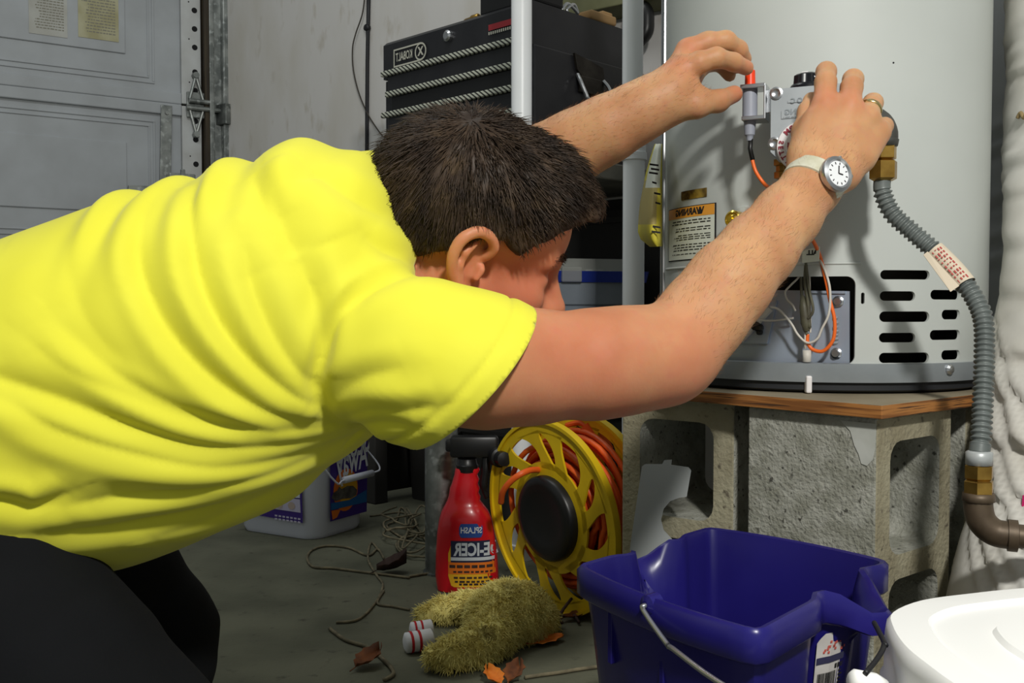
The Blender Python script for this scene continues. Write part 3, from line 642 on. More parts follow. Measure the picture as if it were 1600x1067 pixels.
# warning label
def curved_patch(mb, fr, w2, h2, wst, r=.004, nu=10):
    pl = [(-w2 + 2 * w2 * i / nu, -h2) for i in range(nu + 1)] + [(w2 - 2 * w2 * i / nu, h2) for i in range(nu + 1)]
    vs = [fr(u, v, wst) for u, v in pl]; n = nu + 1
    mb.add(vs, [(i, i + 1, 2 * n - 2 - i, 2 * n - 1 - i) for i in range(nu)])
def label_frame(px0, px1, py0, py1):
    a0 = hray(px0, (py0 + py1) / 2)[0]; a1 = hray(px1, (py0 + py1) / 2)[0]; xc = (px0 + px1) / 2; zt = hray(xc, py0)[1]; zb = hray(xc, py1)[1]
    return Cyl((a0 + a1) / 2, (zt + zb) / 2), (a1 - a0) / 2 * HR, (zt - zb) / 2
fr, w2, h2 = label_frame(1045.5, 1119.5, 321, 406)
b = MB(); curved_patch(b, fr, w2, h2, .0006); lb = b.build('warning_label', 'ink_black', wh, True); tag(lb, 'white label with an orange WARNING band')
b = MB(); curved_patch(b, fr, w2 * .955, h2 * .96, .001); b.build('label_face', 'label_white', lb, True)
b = MB(); f2 = Cyl(fr.a, fr.z + h2 * .78); curved_patch(b, f2, w2 * .955, h2 * .19, .0013); b.build('orange_band', 'label_orange', lb, True)
b = MB(); put_text(b, f2, 'WARNING', .0135, .004, 0, .0016, .0006, 1.15); put_poly(b, f2, [(w2 * .42, -.005), (w2 * .56, -.005), (w2 * .49, .006)], .0016)
for i, (v0, v1, n) in enumerate(((.32, .52, 2), (.06, .24, 2), (-.26, -.02, 3), (-.66, -.36, 3), (-.8, -.72, 1))): print_lines(b, fr, -w2 * .84, w2 * .84, h2 * v0, h2 * v1, n, .0014, i + 4, .42, .35)
b.build('label_print', 'ink_black', lb)
fr, w2, h2 = label_frame(1065, 1105, 296, 310); b = MB(); curved_patch(b, fr, w2, h2, .0008); gb = b.build('gold_badge', 'gold_foil', wh, True)
# yellow efficiency sheet curling off the left side
ey = MB(); nU, nV = 8, 14; vs = []; 
for j in range(nV + 1):
    v = j / nV; py = 225 + 160 * v
    for i in range(nU + 1):
        u = i / nU; xl = np.interp(v, [0, .1, .3, .6, .85, .95, 1], [1024, 1018, 1009, 1000, 997, 1003, 1016]); xr = 1034; px = xl + (xr - xl) * u
        vs.append(P(px, py, 1.60 - .10 * math.sin(math.pi * u * .8) * (.4 + v) + (.03 * max(0, v - .75) * 4)))
fs_ = [(j * (nU + 1) + i, j * (nU + 1) + i + 1, (j + 1) * (nU + 1) + i + 1, (j + 1) * (nU + 1) + i) for j in range(nV) for i in range(nU)]
fmt = [(1 if (j < nV * .72 and i < 3 + (nV * .72 - j) * -.2 + 1) else 0) for j in range(nV) for i in range(nU)]
fmt = [(2 if j < 6 and i >= 1 and i < 7 else (1 if (j >= 5 and j < 11 and i < 6) else 0)) for j in range(nV) for i in range(nU)]
es = mk('efficiency_sheet', vs, fs_, ['energy_yellow', 'energy_back', 'label_white'], wh, True, fmt); tag(es, 'curling yellow paper sheet'); sm = es.modifiers.new('thick', 'SOLIDIFY'); sm.thickness = .0008
b = MB()
for k, (x0, x1, y0) in enumerate(((1015, 1029, 255), (1017, 1030, 262), (1014, 1028, 268), (1019, 1026, 283), (1022, 1032, 300), (1024, 1032, 315), (1020, 1032, 352), (1018, 1032, 360))):
    q = [P(x0, y0, 1.485), P(x1, y0 + 2, 1.485), P(x1, y0 + 5, 1.485), P(x0, y0 + 3, 1.485)]; b.add(q, [(0, 1, 2, 3)])
tag(b.build('sheet_print', 'ink_black', es), kind='stuff')
# burner access plate inside the opening
am = hray(1200, 500)[0]; nrm = (hpt(am, 0, 1) - hpt(am, 0, 0)).normalized(); plc = hpt(am, 0, HR - .040)
def bp(px, py, off=0.0): return PL(px, py, plc + nrm * off, nrm)
b = MB(); b.prism([bp(1075, 452), bp(1328, 455), bp(1328, 568), bp(1075, 562)], nrm, .003)
b.prism([bp(1075, 452, -.02), bp(1328, 455, -.02), bp(1328, 459, -.02), bp(1075, 456, -.02)], nrm, .026)
pl_ = b.build('burner_plate', 'plate_zinc', wh)
for px, py in ((1310, 471), (1307, 552)):
    b = MB(); q = bp(px, py, .003); b.lathe(q, nrm, [(0, .008), (.002, .008), (.0035, .0055), (.007, .005), (.007, .0015)], 12); b.build('bolt', 'steel', pl_, autosmooth=40)
b = MB()
for k, py in enumerate((497, 505, 512, 518, 524, 530, 536)): q = bp(1305 + (k % 2), py, .0032); b.box(q, (.0035, .002, .0018), None, .0006)
b.build('stamped_marks', 'steel', pl_)
b = MB(); b.prism([bp(1150, 462, .004), bp(1215, 470, .004), bp(1200, 537, .004), bp(1155, 536, .004)], nrm, .004); b.build('sight_window_frame', 'plate_zinc', pl_)
b = MB(); q0 = bp(1157, 530, .012); q1 = bp(1203, 481, .012); b.tube([q0, q1], .006, 8); b.build('igniter_lead_guide', 'wire_white', pl_)
b = MB()
for px, py, rr in ((1181, 506, .009), (1188, 512, .006), (1189, 519, .004)): b.lathe(bp(px, py, .006), nrm, [(0, rr), (.01, rr), (.013, rr * .5)], 10)
b.build('sight_plug', 'dark_steel', pl_, autosmooth=40)
# ---- gas control valve
va = hray(1245, 190)[0]; VN = (hpt(va, 0, 1) - hpt(va, 0, 0)).normalized(); VX = Vector((-VN.y, VN.x, 0)); vdist = HR + .085; vo = hpt(va, 0, vdist)
def vp(px, py, off=0.0): return PL(px, py, vo + VN * off, VN)
val = thing('gas_valve', 'grey gas control valve with black knob and white dial on the heater', 'gas valve', vp(1250, 240) - VN * .06)
p00 = vp(1203, 138); p11 = vp(1322, 246); cx_ = (p00 + p11) / 2
vw = abs((p11 - p00).dot(VX)) / 2; vh = abs(p11.z - p00.z) / 2
b = MB(); pl = [(-vw, vh), (-vw, -vh + .012), (-vw + .012, -vh), (vw, -vh), (vw, vh)]
fv = Plane(cx_, VX, Z)
if fv.n.dot(VN) < 0: VX = -VX; fv = Plane(cx_, VX, Z)
b.prism([fv(u, v, -.07) for u, v in pl], VN, .062); b.prism([fv(u * .97, v * .97, -.008) for u, v in pl], VN, .008); b.lathe(fv(0, 0, -.09), VN, [(0, .025), (.03, .025)], 16); b.build('valve_body', 'valve_grey', val)
def vu(px, py): q = vp(px, py) - cx_; return q.dot(VX), q.z
for px, py in ((1213, 146), (1210, 224)):
    b = MB(); u, v = vu(px, py); b.lathe(fv(u, v, 0), VN, [(0, .0085), (.0015, .0085), (.0022, .006), (.0005, .003)], 14); b.build('screw', 'steel', val, autosmooth=40)
b = MB(); u0, v0 = vu(1231, 161); u1, v1 = vu(1290, 152); put_quad(b, fv, u0, u1, v0, v1, .0012); u0, v0 = vu(1221, 186); u1, v1 = vu(1290, 168); put_quad(b, fv, u0, u1, v0, v1, .0012); tgp = b.build('raised_tablet', 'valve_grey', val)
b = MB(); u, v = vu(1256, 174); put_text(b, fv, 'WARNING', .010, u, v, .002, .0003, 1.0); u0, v0 = vu(1224, 185); u1, v1 = vu(1288, 178); print_lines(b, fv, u0, u1, v0, v1, 2, .002, 3, .5, .05)
u, v = vu(1256, 156.5); 
for k, ch in enumerate('OXOC'): put_text(b, fv, ch, .0085, u + .012 - k * .0085, v, .002, .0003)
b.build('embossed_lettering', 'valve_emboss', tgp)
# knob
b = MB(); kc = vp(1257, 137) - VN * .032; kz = vp(1257, 136).z; kc.z = kz
n = 48
def kl(r, z, lob): return [kc + Z * z + Vector((math.cos(a), math.sin(a), 0)) * (r * (1 + lob * (0.5 + .5 * math.cos(a * 8)))) for a in np.linspace(0, 2 * math.pi, n, endpoint=False)]
b.loft([kl(.023, 0, 0), kl(.0235, .006, 0), kl(.0215, .009, 0), kl(.017, .010, .14), kl(.016, .021, .16), kl(.014, .023, .1)]); kn = b.build('knob', 'knob_black', val, autosmooth=35)
b = MB(); b.tube([kc + Z * .0235 + Vector((-.010, -.006, 0)), kc + Z * .0235 + Vector((-.003, -.011, 0))], .0016, 6); b.tube([kc + Vector((-.002, -.0165, .020)), kc + Vector((.004, -.0165, .016))], .0013, 6); b.build('knob_mark', 'dial_white', kn)
# white dial
b = MB(); dc = vp(1254, 230); ud, vd = vu(1254, 229); dr_ = (vp(1254, 190).z - vp(1254, 230).z) * .98
b.lathe(fv(ud, vd, 0), VN, [(0, dr_), (.006, dr_), (.008, dr_ * .96), (.0085, dr_ * .66), (.014, dr_ * .62), (.014, .004)], 48); dl = b.build('temperature_dial', 'dial_white', val, autosmooth=35)
b = MB()
for word, a_c, rr, sz in (('WARM', math.radians(112), .80, .0095), ('SETTING', math.radians(212), .80, .0085), ('VERY', math.radians(20), .80, .009)):
    for k, ch in enumerate(word):
        a = a_c + (k - (len(word) - 1) / 2) * .26; put_text(b, fv, ch, sz, ud + dr_ * rr * math.cos(a), vd + dr_ * rr * math.sin(a), .0092, .0004, 1, a - math.pi / 2)
for k in range(5):
    a = math.radians(170 + k * 12); u, v = ud + dr_ * .5 * math.cos(a), vd + dr_ * .5 * math.sin(a); b.box(fv(u, v, .0142), (.001, .0015, .0004), (VX, Z, VN))
b.build('dial_lettering', 'dial_red', dl)
b = MB(); u, v = vu(1217, 246); q = fv(u, v, -.02); b.lathe(q, -Z, [(0, .010), (.008, .010), (.009, .007), (.016, .007), (.017, .0095), (.025, .0095), (.026, .005)], 6); u2, v2 = vu(1228, 246); b.lathe(fv(u2, v2, -.03), -Z, [(0, .008), (.012, .008), (.018, .005)], 6); b.build('brass_nut', 'brass', val)
# ---- igniter button in its bracket
IY = (vp(1200, 160)).y - .0
def ip(px, py, off=0.0): return PL(px, py, vp(1205, 160) + VN * (off - .012), VN)
ign = thing('igniter_button', 'red push button igniter in a metal bracket beside the gas valve', 'igniter', ip(1175, 215))
def ibox(mb, x0, x1, y0, y1, o0, o1, bev=.0008):
    a = ip(x0, y0); c = ip(x1, y1); mb.box((a + c) / 2 + VN * ((o0 + o1) / 2), (abs((c - a).dot(VX)) / 2, abs(c.z - a.z) / 2, abs(o1 - o0) / 2), (VX, Z, VN), bev)
b = MB(); ibox(b, 1160, 1199, 136, 139, -.018, .016); ibox(b, 1162, 1199, 185, 188.5, -.018, .016); ibox(b, 1196.5, 1199, 136, 188, -.018, .016)
ibox(b, 1197, 1212, 141, 176, -.0, .003); 
for py in (146, 154, 162, 171): a = ip(1208, py); b.lathe(a + VN * .003, VN, [(0, .002), (.001, .002)], 8)
b.build('bracket', 'steel', ign)
ax = ip(1172, 137)
b = MB(); b.lathe((ax.x, ax.y, ip(1172, 139.5).z), Z, [(0, .0115), (.002, .0115), (.003, .009)], 24); b.build('lock_nut', 'black_plastic', ign, autosmooth=35)
b = MB(); b.lathe((ax.x, ax.y, ip(1172, 136).z), Z, [(0, .0072), (ip(1172, 110).z - ip(1172, 136).z - .001, .0066), (ip(1172, 110).z - ip(1172, 136).z, .0058)], 24); b.build('red_button', 'button_red', ign, autosmooth=35)
zb_, zt_ = ip(1172, 220).z, ip(1172, 139).z
b = MB(); b.lathe((ax.x, ax.y, zb_), Z, [(0, .0038), (.004, .0045), (ip(1172, 213).z - zb_, .005), (ip(1172, 211).z - zb_, .0068), (ip(1172, 190).z - zb_, .008), (ip(1172, 188).z - zb_, .0098), (zt_ - zb_, .0098)], 24); b.build('housing', 'ign_grey', ign, autosmooth=35)
b = MB(); b.tube([ip(1173, 217), ip(1172, 232), ip(1176, 250)], .0032, 8); b.build('lead_sleeve', 'wire_black', ign, True)
b = MB(); b.tube(crom([ip(1175, 248), ip(1181, 268), ip(1194, 287), ip(1206, 297, -.02), ip(1240, 330, -.03), ip(1268, 372, -.04)] + [bp(1281, 400, .035), bp(1291, 440, .03), bp(1297, 470, .03), bp(1304, 500, .03), bp(1302, 530, .03), bp(1287, 548, .03), bp(1270, 546, .03), bp(1262, 535, .03), bp(1262, 522, .03)], 6), .0026, 8); b.build('orange_lead', 'wire_orange', ign, True)
# ---- drain cock
dc_ = thing('drain_valve', 'bright brass drain cock below the gold badge on the heater', 'drain valve', hpt(*hray(1163, 345)))
a, z = hray(1163, 345); dn = hpt(a, 0, 1) - hpt(a, 0, 0)
b = MB(); b.lathe(hpt(a, z, HR - .001), dn, [(0, .022), (.003, .021), (.004, .012)], 28); b.build('escutcheon', 'heater_paint', dc_, autosmooth=35)
b = MB(); b.lathe(hpt(a, z, HR), dn, [(0, .008), (.02, .008), (.022, .0125), (.034, .0125), (.036, .010), (.034, .008), (.036, .0045), (.044, .004)], 24); b.build('threaded_outlet', 'brass_bright', dc_, autosmooth=35)
b = MB(); q = hpt(a, z, HR + .02); q2 = P(1140, 370, q.y - .005); b.tube([q, q2], .007, 10); b.lathe(q2, (q2 - q), [(0, .009), (.01, .009), (.012, .005)], 8); b.build('side_stem', 'brass', dc_, autosmooth=35)
# ---- wires in front of the burner plate
def wires(name, m, lab, px, r, off=.03, par=None):
    b = MB(); b.tube(crom([bp(x, y, off + (d[0] if d else 0)) for x, y, *d in px], 6), r, 8); o = b.build(name, m, par, True)
    if lab: tag(o, lab, 'wire')
    return o
wires('white_wire', 'wire_white', 'white wire looping in a wide U below the wire bundle', ((1278, 400), (1290, 425), (1297, 455), (1295, 490), (1284, 514), (1278, 528), (1268, 535), (1258, 534), (1246, 522), (1238, 508), (1228, 495), (1216, 483), (1204, 480)), .0017, .034)
wires('white_wire', 'wire_white', 'white wire curling down left of the wire bundle', ((1259, 404), (1250, 430), (1235, 446), (1227, 456), (1230, 468), (1238, 476), (1243, 486)), .0015, .03)
wires('white_wire', 'wire_white', 'short white wire lying across the lower left of the burner plate', ((1182, 500), (1205, 501), (1225, 499), (1240, 497)), .0016, .02)
bun = thing('wire_bundle', 'olive and grey wire bundle hanging into the burner opening', 'wires', bp(1262, 520, .03))
wires('wire', 'wire_green', None, ((1254, 398), (1252, 440), (1254, 480), (1256, 512), (1262, 522)), .0022, .032, bun); wires('wire', 'wire_green', None, ((1261, 398), (1258, 440), (1262, 470), (1265, 512)), .0026, .034, bun); wires('wire', 'wire_green', None, ((1258, 400), (1264, 450), (1270, 478), (1269, 490), (1262, 498)), .002, .036, bun)
wires('wire', 'wire_white', None, ((1264, 398), (1265, 450), (1266, 500), (1266, 520)), .0016, .03, bun)
b = MB(); b.tube([bp(1254, 462, .032), bp(1256, 480, .032), bp(1259, 505, .032), bp(1261, 518, .032)], [.003, .0062, .0072, .004], 10); b.build('foil_sleeve', 'wire_green', bun, True)
b = MB(); b.tube([bp(1259, 522, .03), bp(1258, 545, .03)], .002, 8); b.lathe(bp(1261, 547, .03), -Z, [(0, .006), (.016, .006), (.017, .004)], 10); b.build('connector', 'wire_white', bun, True)
b = MB(); b.prism([bp(1254, 392, .045), bp(1281, 385, .045), bp(1280, 408, .045), bp(1254, 411, .045)], nrm, .002); tgw = b.build('tag', 'label_white', bun)
b = MB(); put_text(b, Plane(bp(1269, 395, .0478), VX, Z), 'ALL', .009, 0, 0, 0, .0004); b.build('tag_lettering', 'ink_black', tgw)

# ================================================================== plywood and blocks
TH = math.radians(50); BL = Vector((-math.cos(TH), math.sin(TH), 0)); BR = Vector((math.sin(TH), math.cos(TH), 0)); BC = Vector((0.454, 1.23, 0))
pb = MB(); pc = BC + BL * .245 + BR * .26 + Z * .4015; pb.box(pc, (.26, .275, .0085), (BL, BR, Z), .0012)
po_ = pb.build('plywood_board', ['ply_edge', 'ply_top']); tag(po_, 'thick plywood board under the water heater', 'plywood')
for p in po_.data.polygons: p.material_index = 1 if abs(p.normal.z) > .8 else 0
def block(c, ax0, ax1, lab, tan_face=0):       # standing on end: 0.194 x 0.194 x 0.392, two cores running along ax1
    o = thing('concrete_block', lab, 'concrete block', c, 'blocks under the water heater')
    H, W_ = .392, .194; fl = .034; web = .034; hc_ = (H - 3 * web) / 2
    # front outline with holes as a boolean
    bm_ = MB(); bm_.box(c + ax0 * W_ / 2 + ax1 * W_ / 2 + Z * H / 2, (W_ / 2, W_ / 2, H / 2), (ax0, ax1, Z), .003)
    x = bm_.build('block', ['block_grey', 'block_tan'], o)
    ct = MB()
    for k in range(2):
        zc_ = web + hc_ / 2 + k * (hc_ + web); pl = rrect(W_ / 2 - fl, hc_ / 2, .024, 4)
        loops = [[c + ax0 * (W_ / 2 + u * s_) + ax1 * d_ + Z * (zc_ + v * s_) for u, v in pl] for d_, s_ in ((-.01, 1.02), (W_ + .01, .9))]
        ct.loft(loops)
    cto = ct.build('cutter', 'block_grey'); md = x.modifiers.new('cores', 'BOOLEAN'); md.operation = 'DIFFERENCE'; md.object = cto; md.solver = 'EXACT'
    bpy.context.view_layer.update(); me_ = bpy.data.meshes.new_from_object(x.evaluated_get(bpy.context.evaluated_depsgraph_get())); x.modifiers.clear(); x.data = me_; bpy.data.objects.remove(cto)
    for p in me_.polygons: p.material_index = 1 if abs(p.normal.dot(ax1)) > .9 else 0
    x.name = 'block_shell'; return o
block(BC.copy(), BR, BL, 'concrete block at the near corner under the plywood, chipped at its top edge')
L0 = Vector((0.322, 1.432, 0)); ta = math.radians(40); l0 = Vector((-math.cos(ta), math.sin(ta), 0)); l1 = Vector((math.sin(ta), math.cos(ta), 0))
block(L0, l0, l1, 'concrete block left of the near one, behind the leaning metal cover')
block(BC + BR * .26 + BL * .012, BR, BL, 'concrete block at the right rear beside the white duct')
# mortar smear on near block corner
b = MB(); q = BC + Z * .385; fr = Plane(q - BR * .0012, -BL, Z); put_poly(b, fr, [(-.0, 0), (-.001, -.03), (-.004, -.045), (-.012, -.054), (-.02, -.052), (-.024, -.04), (-.03, -.03), (-.036, -.012), (-.05, .0)], 0); 
ms = b.build('chipped_spot', 'mortar'); ms.parent = bpy.data.objects['concrete_block']; ms.matrix_parent_inverse = Matrix.Translation(-ms.parent.location)
# fallen leaf scrap in the core
b = MB(); q = P(1428, 845, 1.30); b.add([q, q + Vector((.02, .004, .006)), q + Vector((.03, 0, .002)), q + Vector((.012, -.006, -.001))], [(0, 1, 2, 3)])
# leaning metal cover plate
cv = [(975, 1010), (985, 850), (1003, 729), (1008, 725), (1035, 725), (1038, 719), (1050, 718), (1049, 726), (1076, 730), (1080, 735), (1073, 776), (1060, 778), (1047, 783), (1037, 795), (1033, 812), (1037, 828), (1050, 842), (1045, 1010)]
cn = Vector((-.12, -1, .12)).normalized(); c0 = P(1040, 730, 1.452)
b = MB(); b.prism([PL(x, y, c0, cn) for x, y in cv], -cn, .003); tag(b.build('metal_cover_plate', 'cover_grey'), 'grey sheet metal cover with a round notch leaning on the left block', 'cover plate')

# ================================================================== gas hose
gh = thing('gas_hose', 'grey corrugated gas hose bending from the valve down to the iron pipe', 'gas hose', P(1528, 700, 1.12))
hp_ = crom([P(1379, 278, 1.255), P(1379, 300, 1.255), P(1394, 333, 1.25), P(1425, 362, 1.24), P(1462, 394, 1.225), P(1497, 430, 1.205), P(1525, 470, 1.185), P(1537, 505, 1.17), P(1538, 560, 1.155), P(1536, 620, 1.14), P(1533, 680, 1.125), P(1530, 708, 1.12)], 24)
L_ = [0.0]
for i in range(1, len(hp_)): L_.append(L_[-1] + (hp_[i] - hp_[i - 1]).length)
tot = L_[-1]; ns_ = 560; sx = np.linspace(0, tot, ns_); pa = np.array([tuple(p) for p in hp_]); path = np.stack([np.interp(sx, L_, pa[:, i]) for i in range(3)], 1)
rad = .0103 + .0016 * np.cos(2 * math.pi * sx / .0066); rad[sx < .014] = .0105; rad[sx > tot - .01] = .0115
b = MB(); b.tube([Vector(p) for p in path], list(rad), 14); b.build('corrugated_tube', 'hose_grey', gh, True)
tx = [Vector(p) for p in path[(sx > tot * .30) & (sx < tot * .455)]][::6]
b = MB(); b.tube(tx, .0128, 16, cap=False); tgh = b.build('paper_tag', 'tag_paper', gh, True)
b = MB(); ta_ = tx[0]; tb_ = tx[-1]; dv = (tb_ - ta_).normalized(); pr = Vector((0, -1, 0)) - dv * Vector((0, -1, 0)).dot(dv); pr.normalize(); sd = dv.cross(pr)
if sd.z > 0: sd = -sd
b.prism([ta_ + sd * .010 + pr * .008, ta_ + sd * .016 + pr * .006, tb_ + sd * .022 + pr * .006, tb_ + sd * .010 + pr * .008], pr, .0008); b.build('tag_flap', 'tag_paper', tgh)
fr = Plane(ta_ + pr * .0132, dv, -sd if (-sd).z > 0 else sd); b = MB(); ln = (tb_ - ta_).length
for k, m_ in enumerate(np.linspace(-.007, .007, 5)):
    for j in range(9): put_quad(b, fr, ln * (.08 + j * .1), ln * (.08 + j * .1 + .07 * random.random() + .02), m_ - .0009, m_ + .0009, -.0026 * (m_ / .007) ** 2 * 1.3 + .0004)
b.build('tag_print', 'ink_red', tgh)
b = MB(); q = P(1380, 262, 1.255); q.z = P(0, 283, 1.255).z
b.lathe(q, Z, [(0, .0115), (.003, .0175), (.024, .0175), (.026, .012)], 6); b.lathe(q + Z * .026, Z, [(0, .012), (.002, .0165), (.017, .0165), (.019, .011)], 6); b.build('flare_nut', 'brass', gh)
zt = q.z + .045
b = MB(); b.tube(crom([q + Z * .045, q + Z * .062, q + Vector((-.01, .01, .078)), q + Vector((-.05, .03, .08))], 5), .0165, 14); b.lathe(q + Z * .043, Z, [(0, .017), (.008, .0185), (.01, .0165)], 16); b.build('iron_elbow', 'iron_elbow', gh, True)
b = MB(); q2 = P(1530, 708, 1.12); b.lathe(q2 - Z * .012, Z, [(-.001, .0145), (.013, .0145), (.015, .011)], 18); b.build('ferrule', 'cover_grey', gh, True)
b = MB(); b.lathe(q2 - Z * .052, Z, [(0, .0125), (.002, .0165), (.02, .0165), (.022, .0135), (.024, .016), (.038, .016), (.04, .012)], 6); b.build('brass_fitting', 'brass', gh)
gpipe = thing('iron_gas_pipe', 'rusty iron elbow and gas pipe below the hose', 'pipe', q2 - Z * .1)
e = q2 - Z * .05; b = MB(); b.tube(crom([e + Z * .004, e - Z * .012, e + Vector((.004, -.002, -.028)), e + Vector((.016, -.006, -.039)), e + Vector((.032, -.013, -.041))], 6), .0158, 16); b.lathe(e + Z * .005, -Z, [(0, .017), (.009, .018), (.010, .016)], 18); b.build('elbow', 'iron_pipe', gpipe, True)
b = MB(); e2 = e + Vector((.028, -.0115, -.041)); dr2 = Vector((.9, -.36, -.02)).normalized(); b.lathe(e2, dr2, [(0, .018), (.01, .018), (.011, .0135), (.22, .0135)], 18); b.lathe(e2 + dr2 * .05, dr2, [(0, .0138), (.004, .0155), (.03, .0155), (.031, .0138)], 18); b.build('nipple_pipe', 'iron_pipe', gpipe, autosmooth=40)

# ================================================================== wrapped ducts on the right
def duct(name, lab, mt, path, rads, folds, seed, nth=110, nz=190, fold_amp=.008, par=None, deep=()):
    r_ = np.random.default_rng(seed); pz = crom(path, 20); rr = lerp_list(rads, len(pz)); pa = np.array([tuple(p) for p in pz]); z_ = np.linspace(pa[:, 2].min(), pa[:, 2].max(), nz)
    o_ = np.argsort(pa[:, 2]); cx = np.interp(z_, pa[o_, 2], pa[o_, 0]); cy = np.interp(z_, pa[o_, 2], pa[o_, 1]); rz = np.interp(z_, pa[o_, 2], rr[o_])
    th = np.linspace(0, 2 * math.pi, nth, endpoint=False); T, Zg = np.meshgrid(th, z_); R_ = np.repeat(rz[:, None], nth, 1)
    R_ = R_ + .002 * np.sin(Zg * 21 + np.sin(T * 2) * 2)
    for _ in range(folds):
        t0 = r_.uniform(0, 2 * math.pi); z0 = r_.uniform(z_[0], z_[-1]); sl = r_.uniform(-.5, .5) * rz.mean(); wd = r_.uniform(.004, .013); ln_ = r_.uniform(.5, 1.6)
        dt = (T - t0 + math.pi) % (2 * math.pi) - math.pi; dd = (Zg - z0 - sl * dt - .03 * np.sin(dt * 2)) / wd
        R_ = R_ + fold_amp * r_.uniform(.4, 1) * (-np.exp(-dd ** 2) + .8 * np.exp(-(dd - 1.6) ** 2)) * np.exp(-(dt / ln_) ** 2)
    for z0, sl_, wd, am_ in deep:               # long creases pulled round the side that faces the room
        dt = (T + 2.15 + math.pi) % (2 * math.pi) - math.pi; dd = (Zg - z0 - sl_ * dt - .02 * dt * dt) / wd
        R_ = R_ + am_ * (-np.exp(-np.sqrt(dd * dd + .05)) * 1.1 + .8 * np.exp(-((dd - 1.9) / 1.2) ** 2)) * np.exp(-(dt / 1.1) ** 2)
    V = np.stack([cx[:, None] + R_ * np.cos(T), cy[:, None] + R_ * np.sin(T), Zg], -1).reshape(-1, 3)
    Fq = [(j * nth + i, j * nth + (i + 1) % nth, (j + 1) * nth + (i + 1) % nth, (j + 1) * nth + i) for j in range(nz - 1) for i in range(nth)]
    return mk_np(name, V, Fq, mt, par)
dt1 = duct('wrapped_duct', '', 'duct_white', [(.69, 1.19, .0), (.70, 1.20, .15), (.745, 1.26, .30), (.775, 1.30, .42), (.83, 1.385, .56), (.875, 1.46, .70), (.89, 1.49, .9), (.89, 1.49, 1.25)], [.15, .155, .142, .136, .136, .140, .142, .142], 60, 5, fold_amp=.0035, deep=[(z_, -.13 if z_ < .35 else .03, .007 + .003 * (k_ % 3), .008 + .003 * (k_ % 2)) for k_, z_ in enumerate((.06, .10, .135, .18, .215, .26, .31, .36, .42, .47, .55, .62, .70, .745, .80, .88))])
tag(dt1, 'white cloth wrapped duct with deep creases at the right edge', 'duct')
bpy.context.view_layer.update()
def on_duct(px, py):
    h_, p_, n_, _ = dt1.ray_cast(Vector((0, 0, CAMZ)), ray(px, py).normalized()); return (p_, n_) if h_ else (P(px, py, 1.1), Vector((0, -1, 0)))
q, qn = on_duct(1598, 780); qx = Z.cross(qn).normalized(); b = MB(); b.prism([q + qx * u + Z * v - qn * .003 for u, v in ((0, -.008), (.03, -.01), (.031, .010), (.001, .008))], qn, .006); tp = b.build('magenta_tape', 'magenta', dt1)
q, qn = on_duct(1592, 184); qx = Z.cross(qn).normalized(); b = MB(); q = q + qn * .002
b.tube(crom([q, q + qx * .008 + Z * .006, q + qx * .016 - Z * .003, q + qx * .026 + Z * .004], 4), .0028, 7); b.build('rust_tie', 'duct_stain', dt1, True)
dt2 = duct('grey_duct', '', 'duct_grey', [(1.02, 1.90, 0), (1.02, 1.90, .7), (1.02, 1.90, 1.5)], [.2, .2, .2], 30, 11, fold_amp=.008, deep=[(z_, .07, .009, .008) for z_ in (.5, .62, .66, .73, .82, .85)])
tag(dt2, 'grey wrapped duct standing behind the heater beside the white one', 'duct')

# ================================================================== floor things
mat('bucket_blue', srgb(33, 28, 110), 0.3, col2=srgb(28, 23, 96), nscale=6)
mat('wire_bail', srgb(170, 172, 180), 0.3, 0.8)
mat('sticker', srgb(214, 210, 206), 0.6, col2=srgb(196, 190, 184), nscale=30)
mat('sticker_red', srgb(206, 96, 84), 0.7)
mat('sticker_navy', srgb(54, 54, 84), 0.7)
mat('tub_white', srgb(252, 252, 250), 0.35)
mat('reel_yellow', srgb(226, 192, 24), 0.4, col2=srgb(206, 172, 22), nscale=12)
mat('cord_orange', srgb(228, 96, 34), 0.45)
mat('bottle_red', srgb(206, 22, 34), 0.28, coat=.3)
mat('lab_blue', srgb(36, 74, 150), 0.5)
mat('lab_navy', srgb(30, 36, 66), 0.5)
mat('lab_silver', srgb(198, 204, 212), 0.45)
mat('lab_yellow', srgb(226, 170, 30), 0.5)
mat('lab_orange', srgb(226, 116, 30), 0.5)
mat('pail_white', srgb(214, 216, 228), 0.4)
mat('lab_purple', srgb(62, 36, 128), 0.5)
mat('lab_teal', srgb(28, 96, 156), 0.5)
mat('cat_grey', srgb(104, 100, 92), 0.7, col2=srgb(66, 62, 58), nscale=60)
mat('cat_pale', srgb(190, 170, 160), 0.7)
mat('lab_pale', srgb(196, 190, 214), 0.6)
mat('wool', srgb(234, 222, 140), 0.9, col2=srgb(200, 182, 98), nscale=60, col3=srgb(120, 110, 66), n3=14, lo3=.55, hi3=.75)
mat('wool_dark', srgb(120, 106, 58), 0.95)
mat('sock_white', srgb(228, 228, 232), 0.8)
mat('sock_red', srgb(190, 30, 38), 0.8)
mat('leaf_orange', srgb(222, 128, 34), 0.7, col2=srgb(190, 96, 26), nscale=50)
mat('leaf_brown', srgb(134, 76, 34), 0.8, col2=srgb(86, 48, 26), nscale=50)
mat('leaf_dark', srgb(66, 44, 36), 0.85, col2=srgb(46, 32, 28), nscale=40)
mat('twine', srgb(128, 118, 94), 0.9, col2=srgb(92, 86, 68), nscale=60)

